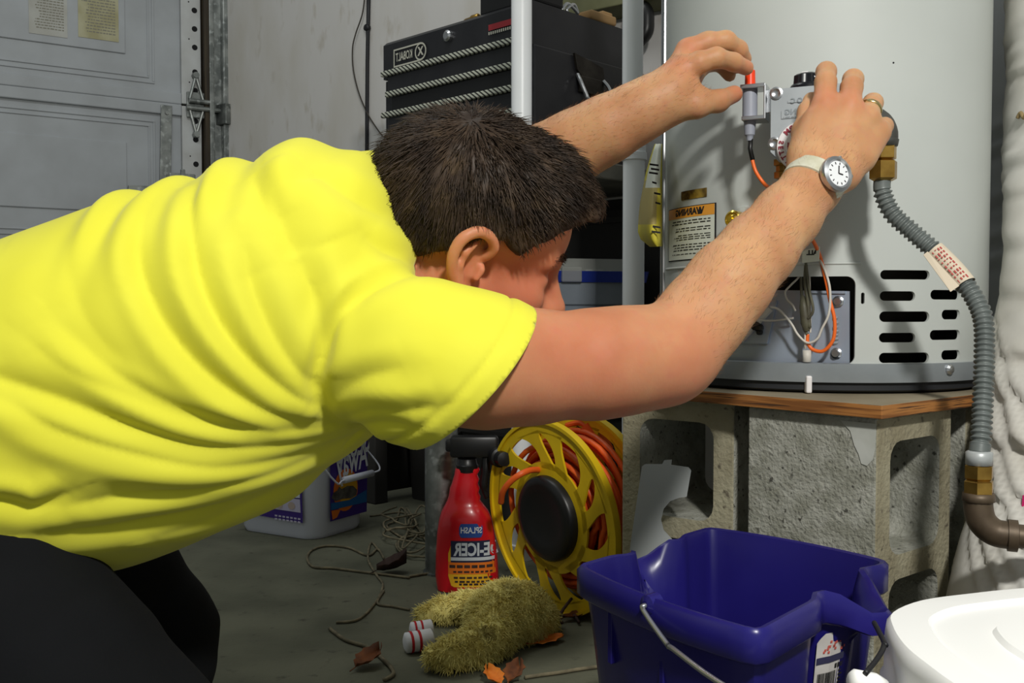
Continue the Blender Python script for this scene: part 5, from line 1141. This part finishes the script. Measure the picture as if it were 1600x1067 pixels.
# head frame: x to the face, y to his left, z up
pt, rl_a, yw_a = math.radians(18), math.radians(15), math.radians(17)
hF = Vector((math.cos(pt), 0, -math.sin(pt))); hU0 = Vector((math.sin(pt), 0, math.cos(pt))); hL0 = Vector((0, 1, 0))
hU = hU0 * math.cos(rl_a) - hL0 * math.sin(rl_a); hL = hL0 * math.cos(rl_a) + hU0 * math.sin(rl_a)
Ry = Matrix.Rotation(yw_a, 3, 'Z'); hF, hL, hU = Ry @ hF, Ry @ hL, Ry @ hU
HO = P(725, 397, 1.05); HM = np.array([tuple(hF), tuple(hL), tuple(hU)])
def hl(x, y, z): return A(HO + hF * x + hL * y + hU * z)

# torso stations: px, centre depth, half width, top py, bottom py
ST = [(-190, .945, .205, 492, 806), (-120, .95, .21, 455, 812), (0, .955, .215, 402, 836), (60, .96, .215, 374, 866), (120, .97, .21, 349, 884), (200, .985, .205, 320, 878), (300, 1.0, .20, 292, 846), (400, 1.02, .20, 260, 798), (470, 1.04, .20, 236, 756), (540, 1.06, .20, 240, 704), (600, 1.08, .195, 257, 660), (645, 1.09, .165, 330, 600), (675, 1.10, .10, 390, 540)]
sX = np.array([(s[0] - 800) / F * s[1] for s in ST]); sY = np.array([s[1] for s in ST]); sR = np.array([s[2] for s in ST])
sT = np.array([P(s[0], s[3], s[1]).z for s in ST]); sB = np.array([P(s[0], s[4], s[1]).z for s in ST])
def smooth_interp(x, xs, ys):                                           # cubic Hermite, avoids creases between stations
    d = np.gradient(ys, xs); i = np.clip(np.searchsorted(xs, x) - 1, 0, len(xs) - 2); h = xs[i + 1] - xs[i]; t = np.clip((x - xs[i]) / h, 0, 1)
    return (2 * t ** 3 - 3 * t ** 2 + 1) * ys[i] + (t ** 3 - 2 * t ** 2 + t) * h * d[i] + (-2 * t ** 3 + 3 * t ** 2) * ys[i + 1] + (t ** 3 - t ** 2) * h * d[i + 1]
def torso(shrink):
    def f(p):
        x = np.clip(p[:, 0], sX[0], sX[-1]); yc = smooth_interp(x, sX, sY); ry = smooth_interp(x, sX, sR) - shrink; zt = smooth_interp(x, sX, sT) - shrink; zb = smooth_interp(x, sX, sB) + shrink
        zc = (zt + zb) / 2; rz = (zt - zb) / 2; e = 2.25
        q = (np.abs((p[:, 1] - yc) / ry) ** e + np.abs((p[:, 2] - zc) / rz) ** e) ** (1 / e); g = (q - 1) * np.minimum(ry, rz)
        ex = np.maximum(p[:, 0] - sX[-1], sX[0] - p[:, 0]); return np.where(ex > 0, np.sqrt(np.maximum(g, 0) ** 2 + ex ** 2) + np.minimum(g, 0) * 0, g)
    return f
tlo = [sX[0] - .02, .68, sB.min() - .02]; thi = [sX[-1] + .02, 1.34, sT.max() + .02]

# ---- body: one continuous skin
B = SDF()
B.func(torso(.028), tlo, thi, .03)
K = .02
# head
B.ell(hl(-.004, 0, .052), (.097, .075, .078), HM, K); B.ell(hl(.045, 0, .045), (.052, .062, .058), HM, K); B.ell(hl(.04, 0, -.02), (.052, .058, .068), HM, K)
B.chain([hl(-.002, -.056, -.03), hl(.01, -.054, -.062), hl(.06, -.028, -.098), hl(.085, 0, -.1)], [.018, .017, .017, .018], .02); B.chain([hl(-.002, .056, -.03), hl(.01, .054, -.062), hl(.06, .028, -.098), hl(.085, 0, -.1)], [.018, .017, .017, .018], .02)
for s_ in (-1, 1):
    B.ell(hl(.062, s_ * .038, -.018), (.026, .022, .022), HM, .016); B.cone(hl(.09, 0, .026), hl(.074, s_ * .045, .028), .011, .009, .012)
    B.ell(hl(.094, s_ * .034, .008), (.014, .018, .011), HM, .010, True); B.ell(hl(.074, s_ * .032, .005), (.013, .015, .012), HM, .006); B.ell(hl(.101, s_ * .013, -.030), (.012, .009, .009), HM, .006)
    B.ell(hl(.107, s_ * .009, -.040), (.0045, .0035, .004), HM, .002, True)
B.cone(hl(.090, 0, .016), hl(.113, 0, -.022), .0095, .0125, .010); B.ell(hl(.114, 0, -.024), (.012, .013, .011), HM, .008); B.ell(hl(.074, 0, -.035), (.030, .036, .036), HM, .012)
B.cone(hl(.098, -.018, -.062), hl(.104, 0, -.06), .006, .007, .006); B.cone(hl(.098, .018, -.062), hl(.104, 0, -.06), .006, .007, .006); B.cone(hl(.096, -.016, -.072), hl(.102, 0, -.073), .006, .008, .005); B.cone(hl(.096, .016, -.072), hl(.102, 0, -.073), .006, .008, .005)
B.ell(hl(.09, 0, -.098), (.018, .022, .017), HM, .014)
# ears
for s_ in (-1, 1):
    ec_ = lambda x, z, o=0.0: hl(x - .006, s_ * (.0735 + o), z + .004)
    B.ell(hl(-.010, s_ * .071, .002), (.017, .007, .027), HM, .006)
    hel = [(.010, .010, .002), (.014, .022, .008), (.004, .032, .014), (-.010, .033, .019), (-.022, .022, .022), (-.025, .006, .021), (-.020, -.010, .017), (-.011, -.021, .012), (-.004, -.028, .009)]
    hs_ = crom([Vector(h_) for h_ in hel], 3); B.chain([ec_(*h_) for h_ in hs_], list(lerp_list([.004, .0042, .0045, .0048, .005, .0048, .0046, .0055, .0065], len(hs_))), .004)
    ah = [(-.006, .020, .012), (-.013, .010, .014), (-.013, -.004, .013), (-.007, -.013, .011)]
    B.chain([ec_(*h_) for h_ in ah], [.0035, .004, .004, .004], .004); B.cone(ec_(.010, -.002, .005), ec_(.008, -.012, .006), .0045, .004, .004)
    B.ell(ec_(-.001, -.002, .012), (.0075, .009, .011), HM, .004, True); B.ell(ec_(.002, .016, .013), (.006, .005, .005), HM, .003, True)
# neck
NA, NBk = PP(575, 445, 1.07), hl(-.018, 0, -.04)
B.cone(NA, NBk, .066, .058, .03); B.cone(hl(-.06, 0, -.01), PP(560, 400, 1.07), .04, .06, .03)
# near arm
na_ = [(575, 510, .95, .060), (680, 555, .912, .058), (760, 570, .925, .056), (830, 573, .95, .0515), (930, 569, .98, .051), (985, 562, 1.0, .050), (1032, 556, 1.018, .047), (1062, 540, 1.03, .043), (1100, 492, 1.05, .0435), (1140, 442, 1.07, .0425), (1185, 390, 1.095, .0385), (1230, 338, 1.12, .034), (1268, 292, 1.145, .030), (1285, 268, 1.155, .030)]
B.chain([PP(*q[:3]) for q in na_], [q[3] for q in na_], .02)
B.ell(PP(1050, 575, 1.022), (.03, .03, .028), None, .02)
# far arm
fa_ = [(560, 345, 1.26, .065), (660, 325, 1.31, .055), (770, 300, 1.35, .048), (800, 280, 1.35, .047), (850, 252, 1.33, .045), (900, 227, 1.31, .043), (950, 201, 1.295, .040), (1000, 174, 1.285, .035), (1035, 155, 1.28, .031), (1050, 146, 1.28, .031)]
B.chain([PP(*q[:3]) for q in fa_], [q[3] for q in fa_], .02)
# near hand (back of the hand to the camera, fingers folded over the valve)
KH = .009
W1 = PP(1284, 268, 1.155)
mc = [(1288, 168, 1.182), (1326, 168, 1.178), (1355, 184, 1.184), (1373, 206, 1.192)]
for i, (x, y, d) in enumerate(mc):
    B.cone(PP(1262 + i * 19, 258 + i * 5, 1.155), PP(x, y, d), .019, .0155 - .001 * i, .012)
B.cone(PP(1262, 245, 1.16), PP(1272, 195, 1.18), .02, .016, .014); B.cone(PP(1310, 262, 1.16), PP(1330, 190, 1.18), .021, .018, .014); B.cone(PP(1345, 245, 1.17), PP(1365, 210, 1.19), .017, .015, .012)
fg = [[(1288, 168, 1.182, .0145), (1290, 128, 1.200, .0120), (1291, 112, 1.222, .0115), (1289, 122, 1.250, .0105), (1284, 140, 1.262, .0095)],
      [(1326, 168, 1.178, .0150), (1331, 136, 1.198, .0122), (1333, 124, 1.222, .0118), (1330, 134, 1.252, .0106), (1325, 152, 1.266, .0096)],
      [(1355, 184, 1.184, .0140), (1361, 166, 1.205, .0118), (1364, 161, 1.228, .0114), (1360, 172, 1.256, .0102), (1352, 186, 1.268, .0092)],
      [(1373, 206, 1.192, .0125), (1380, 199, 1.212, .0102), (1382, 197, 1.232, .0098), (1378, 206, 1.256, .009), (1370, 216, 1.266, .0082)]]
for f_ in fg: B.chain([PP(*q[:3]) for q in f_], [q[3] for q in f_], .006)
B.chain([PP(1256, 242, 1.165), PP(1258, 205, 1.195), PP(1264, 175, 1.218), PP(1268, 157, 1.238)], [.018, .0145, .0125, .0105], .008)
# far hand: index pressing the button, thumb below
for a_, b_, r0, r1 in (((1046, 150, 1.28), (1064, 112, 1.275), .028, .018), ((1046, 148, 1.285), (1076, 82, 1.30), .026, .017), ((1050, 150, 1.29), (1085, 88, 1.325), .024, .015), ((1052, 152, 1.295), (1092, 104, 1.345), .022, .014)): B.cone(PP(*a_), PP(*b_), r0, r1, .014)
fg2 = [[(1064, 112, 1.275, .0165), (1092, 98, 1.268, .0135), (1119, 90, 1.268, .0125), (1146, 97, 1.288, .0112), (1166, 106, 1.308, .0098)],
       [(1076, 80, 1.30, .0165), (1106, 67, 1.298, .0138), (1134, 64, 1.30, .0126), (1154, 77, 1.315, .0112), (1163, 92, 1.33, .0098)],
       [(1085, 88, 1.325, .015), (1112, 78, 1.335, .0125), (1132, 80, 1.345, .0118), (1146, 92, 1.352, .0105), (1152, 104, 1.358, .0095)],
       [(1092, 104, 1.345, .0135), (1112, 98, 1.36, .011), (1126, 100, 1.368, .0102), (1136, 110, 1.372, .0092), (1140, 118, 1.374, .0085)]]
for f_ in fg2: B.chain([PP(*q[:3]) for q in f_], [q[3] for q in f_], .006)
B.chain([PP(1050, 164, 1.275), PP(1088, 164, 1.27), PP(1122, 158, 1.285), PP(1147, 147, 1.305)], [.0215, .0155, .0128, .0112], .010); B.cone(PP(1062, 140, 1.278), PP(1092, 150, 1.278), .018, .010, .016)
# legs
near_leg = [(-170, 790, .87, .125), (60, 1085, .84, .100), (400, 1340, .83, .074)]
near_sh = [(400, 1340, .83, .07), (60, 1400, .86, .062), (-280, 1400, .89, .045)]
far_leg = [(20, 830, 1.09, .12), (150, 920, 1.14, .090), (236, 985, 1.17, .069), (240, 1040, 1.17, .066), (228, 1150, 1.18, .052)]
for ch in (near_leg, near_sh, far_leg): B.chain([PP(*q[:3]) for q in ch], [q[3] - .012 for q in ch], .03)
V, Fq = B.mesh(.0028); V = relax(V, Fq, 2); body = mk_np('body', V, Fq, 'skin', man)
fl_ = np.zeros(len(V))
for c_, r_, a_ in ((hl(.03, 0, 0), .14, .75), (hl(-.01, -.08, .0), .05, .5), (PP(640, 430, 1.03), .09, .6), (PP(860, 580, .95), .13, .55), (PP(1040, 580, 1.0), .07, .6), (PP(1290, 160, 1.18), .02, .5), (PP(1328, 162, 1.175), .02, .5), (PP(1062, 110, 1.27), .022, .5), (PP(1075, 72, 1.29), .022, .4), (PP(1148, 148, 1.30), .02, .5), (PP(1165, 104, 1.30), .016, .5)):
    fl_ = np.maximum(fl_, a_ * np.exp(-(np.linalg.norm(V - c_, axis=1) / r_) ** 2 * 1.2))
at = body.data.attributes.new('flush', 'FLOAT', 'POINT'); at.data.foreach_set('value', fl_.astype(np.float32)); bodyN = vnormals(V, Fq); bodyV = V
# fine hairs on the forearms
def seg_mask(V, chain, rmax):
    m = np.zeros(len(V), bool); ax = np.zeros((len(V), 3))
    for a_, b_ in zip(chain[:-1], chain[1:]):
        a = PP(*a_[:3]); b = PP(*b_[:3]); t = np.clip(((V - a) @ (b - a)) / ((b - a) @ (b - a)), 0, 1); d = np.linalg.norm(V - a - t[:, None] * (b - a), axis=1); k = d < rmax; m |= k; ax[k] = (b - a) / np.linalg.norm(b - a)
    return m, ax
for ch, n_ in ((na_[7:], 3000), (fa_[3:], 2200)):
    m_, ax_ = seg_mask(bodyV, ch, .05); ids = rng.choice(np.nonzero(m_)[0], n_); jit = rng.normal(size=(n_, 3)) * .35
    strands('arm_hair', bodyV[ids], bodyN[ids] * .5 + ax_[ids] + jit, ax_[ids] + jit + bodyN[ids] * .12, rng.uniform(.004, .009, n_), .00009, 'hair_fine', man, 3)
# nails seen on the pressing hand
for (x, y, d), up_ in (((1160, 99, 1.297), (.3, -.35, .85)), ((1141, 141, 1.297), (.2, -.6, .75))):
    b = MB(); c_ = P(x, y, d); b.lathe(c_, up_, [(0, .0052), (.0012, .0050), (.0018, .003)], 12); b.build('fingernail', 'cat_pale', man, True)

# ---- hair
hx = np.array([-.12, -.0825, -.057, -.031, -.0085, .015, .037, .05, .072, .097, .14]); hz_l = np.array([-.02, -.017, -.013, .008, .030, .036, .024, .044, .064, .080, .082])
Hr = SDF(); g_ = .014
Hr.ell(hl(-.008, 0, .054), (.097 + g_, .075 + g_, .080 + g_), HM, .02); Hr.ell(hl(.050, 0, .060), (.056 + g_, .064 + g_, .066 + g_), HM, .02); Hr.ell(hl(-.075, 0, .01), (.03, .056, .04), HM, .03)
Hr.chain([hl(.096, -.035, .088), hl(.106, 0, .089), hl(.098, .035, .09)], [.013, .014, .013], .02)
def hcut(p):
    q = (p - A(HO)) @ HM.T; xx = q[:, 0]; sidef = np.clip((np.abs(q[:, 1]) - .0) / .05, 0, 1); zl = np.interp(xx, hx, hz_l); return q[:, 2] - zl
Hr.func(hcut, [-9] * 3, [9] * 3, .006, True)
V, Fq = Hr.mesh(.004); V = relax(V, Fq, 2); N_ = vnormals(V, Fq)
q = (V - A(HO)) @ HM.T; V = V + N_ * (.0015 * np.sin(q[:, 0] * 190 + 40 * q[:, 1]) * np.sin(q[:, 1] * 230))[:, None]
wh0, wh1 = hl(-.045, -.032, .124), hl(.0, -.062, .098)
cf = V[Fq].mean(1); t = np.clip(((cf - wh0) @ (wh1 - wh0)) / ((wh1 - wh0) @ (wh1 - wh0)), 0, 1); dw = np.linalg.norm(cf - wh0 - t[:, None] * (wh1 - wh0), axis=1)
hair = mk_np('hair', V, Fq, ['hair_brown', 'scalp'], man, fmat=(dw < .009).astype(int))
n_ = 15000; area = np.linalg.norm(np.cross(V[Fq[:, 2]] - V[Fq[:, 0]], V[Fq[:, 3]] - V[Fq[:, 1]]), axis=1); fi = rng.choice(len(Fq), n_, p=area / area.sum()); rt = cf[fi] + rng.normal(size=(n_, 3)) * .0015; nn = N_[Fq[fi, 0]]
ok = (dw[fi] > .007) | (rng.random(n_) < .35); rt = rt[ok]; nn = nn[ok]; n_ = len(rt)
fl = rt - wh0; fl = fl - nn * np.sum(fl * nn, 1, keepdims=True); fl /= np.linalg.norm(fl, axis=1, keepdims=True) + 1e-6; jit = rng.normal(size=(n_, 3))
ql = (rt - A(HO)) @ HM.T; ok = ql[:, 2] > np.interp(ql[:, 0], hx, hz_l) + .004; rt, nn, fl, jit, ql = rt[ok], nn[ok], fl[ok], jit[ok], ql[ok]; n_ = len(rt)
lowz = np.clip((ql[:, 2] - np.interp(ql[:, 0], hx, hz_l)) / .035, .42, 1); ln = rng.uniform(.014, .028, n_) * lowz * (1 - .35 * np.clip((ql[:, 0] - .07) / .04, 0, 1)); down = np.tile(A(hU), (n_, 1)) * -.12
strands('hair_strands', rt - nn * .001, fl + nn * .38 + jit * .18, fl + nn * .05 + jit * .2 + down, ln, .00062, 'hair_brown', man, 4)
# eyebrows
for s_ in (-1, 1):
    t = rng.random(160); rt = np.array([hl(.0985 - .022 * k ** 1.5, s_ * (.006 + .042 * k), .030 + .008 * math.sin(k * 2.6) - .004 * k + .003 * rng.normal() * .7) for k in t]); d_ = np.tile(A(hF) * .2 + A(hL) * s_ * .9, (160, 1)) + rng.normal(size=(160, 3)) * .2
    strands('eyebrow', rt, d_ + A(hF) * .4, d_, .010, .0006, 'hair_brown', man, 3)

# ---- shirt
S = SDF(); S.func(torso(0), tlo, thi, .03)
sl = [(570, 515, .95, .068), (640, 558, .915, .067), (700, 578, .915, .068), (752, 590, .925, .071), (880, 636, .96, .072)]
S.chain([PP(*q[:3]) for q in sl], [q[3] for q in sl], .028)
fs2 = [(540, 345, 1.24, .085), (620, 335, 1.28, .072), (740, 312, 1.33, .066), (800, 300, 1.35, .062)]
S.chain([PP(*q[:3]) for q in fs2], [q[3] for q in fs2], .04)
V, Fq = S.mesh(.0033); V = relax(V, Fq, 3)
# openings
cp = PP(738, 582, .925); cn_ = np.array([.72, .30, -.68]); cn_ /= np.linalg.norm(cn_)
fcut = PP(770, 308, 1.34); fn_ = np.array([.95, .1, .25])
def off(p): return ((p - cp) @ cn_, (p - fcut) @ fn_)
cen_ = V[Fq].mean(1); d1_, d2_ = off(cen_); nd = NBk - NA; tt = ((cen_ - NA) @ nd) / (nd @ nd); dn_ = np.linalg.norm(cen_ - NA - tt[:, None] * nd, axis=1)
near_sl = np.linalg.norm(cen_ - PP(800, 600, .94), axis=1) < .2
kill = ((d1_ > 0) & (cen_[:, 1] < 1.03) & near_sl) | ((d2_ > 0) & (cen_[:, 1] > 1.15)) | ((dn_ < .074) & (tt > .1))
Fq = Fq[~kill]; used = np.unique(Fq); rm = -np.ones(len(V), int); rm[used] = np.arange(len(used)); V = V[used]; Fq = rm[Fq]
# pull ragged cut edges onto the cutting surfaces
ecount = {}
for a_, b_ in ((0, 1), (1, 2), (2, 3), (3, 0)):
    for x, y in zip(Fq[:, a_], Fq[:, b_]): k = (x, y) if x < y else (y, x); ecount[k] = ecount.get(k, 0) + 1
bd_ = np.array(sorted({v for k, c in ecount.items() if c == 1 for v in k}))
for v in bd_:
    p = V[v]; a1, a2 = off(p)
    if abs(a1) < .01 and p[1] < 1.05: V[v] = p - cn_ * a1
    elif abs(a2) < .012 and p[1] > 1.15: V[v] = p - fn_ * a2
    else:
        t = ((p - NA) @ nd) / (nd @ nd); ax_ = NA + t * nd; r_ = p - ax_; V[v] = ax_ + r_ / np.linalg.norm(r_) * .074
N_ = vnormals(V, Fq); D = np.zeros(len(V))
# folds: pulled from the armpit over the side and back, drape under the belly, armhole, sleeve
FOLD = [([(497, 668), (430, 645), (370, 600), (310, 530), (268, 460), (240, 395), (232, 330), (236, 290)], .0075, .011), ([(497, 645), (440, 600), (385, 535), (345, 460), (318, 380), (302, 310), (300, 280)], .0085, .011),
        ([(500, 618), (462, 570), (430, 510), (405, 440), (392, 380)], .006, .011), ([(510, 672), (420, 672), (330, 640), (250, 590), (190, 540), (150, 500)], .006, .012),
        ([(520, 688), (430, 700), (340, 690), (250, 655), (160, 610), (70, 570), (-20, 545)], .010, .014), ([(540, 698), (440, 722), (340, 722), (240, 690), (150, 650), (60, 610), (-30, 590)], .007, .012),
        ([(560, 690), (470, 728), (380, 748), (300, 756), (220, 760), (150, 770)], .006, .011), ([(560, 705), (470, 752), (380, 782), (280, 800), (190, 812), (110, 812)], .006, .012), ([(0, 752), (60, 765), (120, 768), (165, 745)], .006, .010), ([(520, 740), (430, 782), (330, 815), (240, 835)], .004, .010),
        ([(497, 660), (490, 610), (505, 555), (535, 490), (575, 452), (625, 430), (665, 422)], .0065, .010), ([(470, 400), (492, 450), (500, 520), (497, 590)], .006, .013), ([(420, 300), (445, 350), (470, 400)], .008, .020), ([(385, 265), (402, 300), (420, 345)], .005, .012), ([(560, 360), (590, 385), (625, 405), (660, 412)], .005, .010), ([(470, 260), (540, 300), (590, 330)], .004, .012),
        ([(520, 660), (580, 640), (640, 640), (690, 630)], .0045, .011), ([(510, 630), (570, 590), (640, 570)], .003, .012), ([(545, 670), (600, 662), (650, 668)], .004, .009), ([(140, 350), (150, 420), (190, 500), (240, 560)], .003, .013), ([(110, 520), (170, 570), (250, 610), (330, 650), (400, 668)], .0035, .010), ([(20, 420), (40, 500), (90, 560)], .003, .015)]
xz = V[:, [0, 2]]
for pl, am, wd in FOLD:
    q = np.array([tuple(p) for p in crom([Vector(P(x, y, .87 if x > 60 else .84)) for x, y in pl], 5)])[:, [0, 2]]; best = np.full(len(V), 9.); sgn = np.zeros(len(V)); par = np.zeros(len(V)); m_ = len(q) - 1
    for i in range(m_):
        a, b = q[i], q[i + 1]; ab = b - a; t = np.clip(((xz - a) @ ab) / (ab @ ab + 1e-12), 0, 1); r = xz - a - t[:, None] * ab; d = np.linalg.norm(r, axis=1); k = d < best
        best[k] = d[k]; sgn[k] = np.sign(ab[0] * r[k, 1] - ab[1] * r[k, 0]); par[k] = (i + t[k]) / m_
    env = np.clip(np.sin(np.pi * np.clip(par, .02, .98)), 0, 1) ** .5; s = best * sgn / wd
    s = s / .72; D += am * 1.15 * env * (-np.exp(-np.sqrt(s * s + .06) * 1.25) * 1.2 + .8 * np.exp(-((s - 2.0) / 1.3) ** 2) + .35 * np.exp(-((s + 2.2) / 1.5) ** 2))
Yc_ = np.interp(V[:, 0], sX, sY); near = np.clip((Yc_ + .07 - V[:, 1]) / .09, 0, 1)
for px_, am_, wd_ in ((236, .007, .010), (303, .007, .011), (380, .009, .012), (478, .008, .02), (262, -.004, .009), (335, -.004, .012), (415, -.005, .014)): D += am_ * np.exp(-((V[:, 0] - (px_ - 800) / F * 1.0) / wd_) ** 2) * np.clip((N_[:, 2] - .35) / .4, 0, 1)
nz_ = np.array([mnoise.noise(Vector((p[0] * 9, p[1] * 9, p[2] * 14))) for p in V]); V = V + N_ * (D * near + .0022 * nz_)[:, None]
# hem stitch groove and turned hem at the near sleeve
d1_, _ = off(V); hz_ = ((V[:, 1] < 1.05) & (np.linalg.norm(V - PP(760, 590, .93), axis=1) < .17)).astype(float); V = V + N_ * (hz_ * (-.0022 * np.exp(-((d1_ + .021) / .0032) ** 2) + .0012 / (1 + np.exp(-(d1_ + .018) / .0012))))[:, None]
shirt = mk_np('t_shirt', V, Fq, 'shirt_yellow', man); md = shirt.modifiers.new('cloth', 'SOLIDIFY'); md.thickness = .0022; md.offset = -1

# ---- trousers and shoes
T = SDF()
T.ell(PP(-230, 790, .97), (.19, .205, .17), None, .04)
for ch in (near_leg, near_sh, far_leg): T.chain([PP(*q[:3]) for q in ch], [q[3] for q in ch], .03)
V, Fq = T.mesh(.006); V = relax(V, Fq, 3); N_ = vnormals(V, Fq)
V = V + N_ * np.array([.004 * mnoise.noise(Vector((p[0] * 16, p[1] * 16, p[2] * 30))) for p in V])[:, None]; V[:, 2] = np.maximum(V[:, 2], .001)
mk_np('trousers', V, Fq, 'pants_black', man)
for c_, L_ in ((P(245, 1172, 1.18), Vector((1, 0, 0))), (P(-330, 1420, .9), Vector((-.2, .1, -1)))):
    s_ = SDF(); c_.z = .045; s_.cone(A(c_ + Vector((-.05, 0, 0))), A(c_ + Vector((.12, 0, -.012))), .045, .032, .02); s_.func(lambda p: p[:, 2] - .002, [-9] * 3, [9] * 3, .004, True); V, Fq = s_.mesh(.006); mk_np('shoe', relax(V, Fq, 1), Fq, 'shoe', man)

# ---- watch and ring
wa, wb = P(1230, 338, 1.12), P(1285, 268, 1.155); wax = (wb - wa).normalized(); wc = wa + (wb - wa) * .70
watch = MB(); wdir = Vector((.30, -.94, .06)); wdir = (wdir - wax * wdir.dot(wax)).normalized(); wsd = wax.cross(wdir)
ringp = []
for a in np.linspace(0, 2 * math.pi, 40, endpoint=False): ringp.append((math.cos(a) * .0345, math.sin(a) * .0335))
wl_ = [[wc + wdir * (x * s_) + wsd * (y * s_) + wax * o_ for x, y in ringp] for s_, o_ in ((.95, -.0105), (1.03, -.0095), (1.05, 0), (1.03, .0095), (.95, .0105))]
watch.loft(wl_, False, False); wt = watch.build('wristwatch', 'strap_white', man, autosmooth=60); tag(wt, 'steel watch on a pale strap')
fc = wc + wdir * .0345
b = MB(); b.lathe(fc, wdir, [(-.003, .016), (0, .0195), (.005, .0208), (.008, .020), (.0095, .0165), (.0075, .0148)], 32); b.lathe(fc + wdir * .003 + (wax * .7 + wsd * .7).normalized() * .0205, (wax * .7 + wsd * .7), [(0, .0028), (.003, .0028)], 10)
for s_ in (-1, 1): b.lathe(fc + wdir * .003 + (wax * .9 + wsd * .35 * s_).normalized() * .0198, (wax * .9 + wsd * .35 * s_), [(0, .002), (.004, .0022)], 8)
b.build('watch_case', 'steel', wt, autosmooth=40)
b = MB(); b.lathe(fc + wdir * .0072, wdir, [(0, .0145), (.0008, .0145)], 32); dl_ = b.build('watch_dial', 'watch_dial', wt)
b = MB(); fw = Plane(fc + wdir * .0084, wsd, wax); fw.n = wdir
for k in range(12): a = k * math.pi / 6; b.box(fw(.0118 * math.cos(a), .0118 * math.sin(a), 0), (.0013, .0004, .0003), (wsd * math.cos(a) + wax * math.sin(a), -wsd * math.sin(a) + wax * math.cos(a), wdir))
for a, l_ in ((.6, .006), (2.2, .009)): b.box(fw(l_ / 2 * math.cos(a), l_ / 2 * math.sin(a), .0003), (l_ / 2, .0006, .0002), (wsd * math.cos(a) + wax * math.sin(a), -wsd * math.sin(a) + wax * math.cos(a), wdir))
b.build('watch_marks', 'ink_black', dl_)
r0, r1 = P(1356, 181, 1.187), P(1361, 166, 1.205); rd = (r1 - r0).normalized(); b = MB(); rc_ = r0 + (r1 - r0) * .55; b.lathe(rc_, rd, [(-.0028, .0128), (-.0022, .0143), (.0022, .0143), (.0028, .0128)], 28, cap=False); b.build('finger_ring', 'gold', man, True)
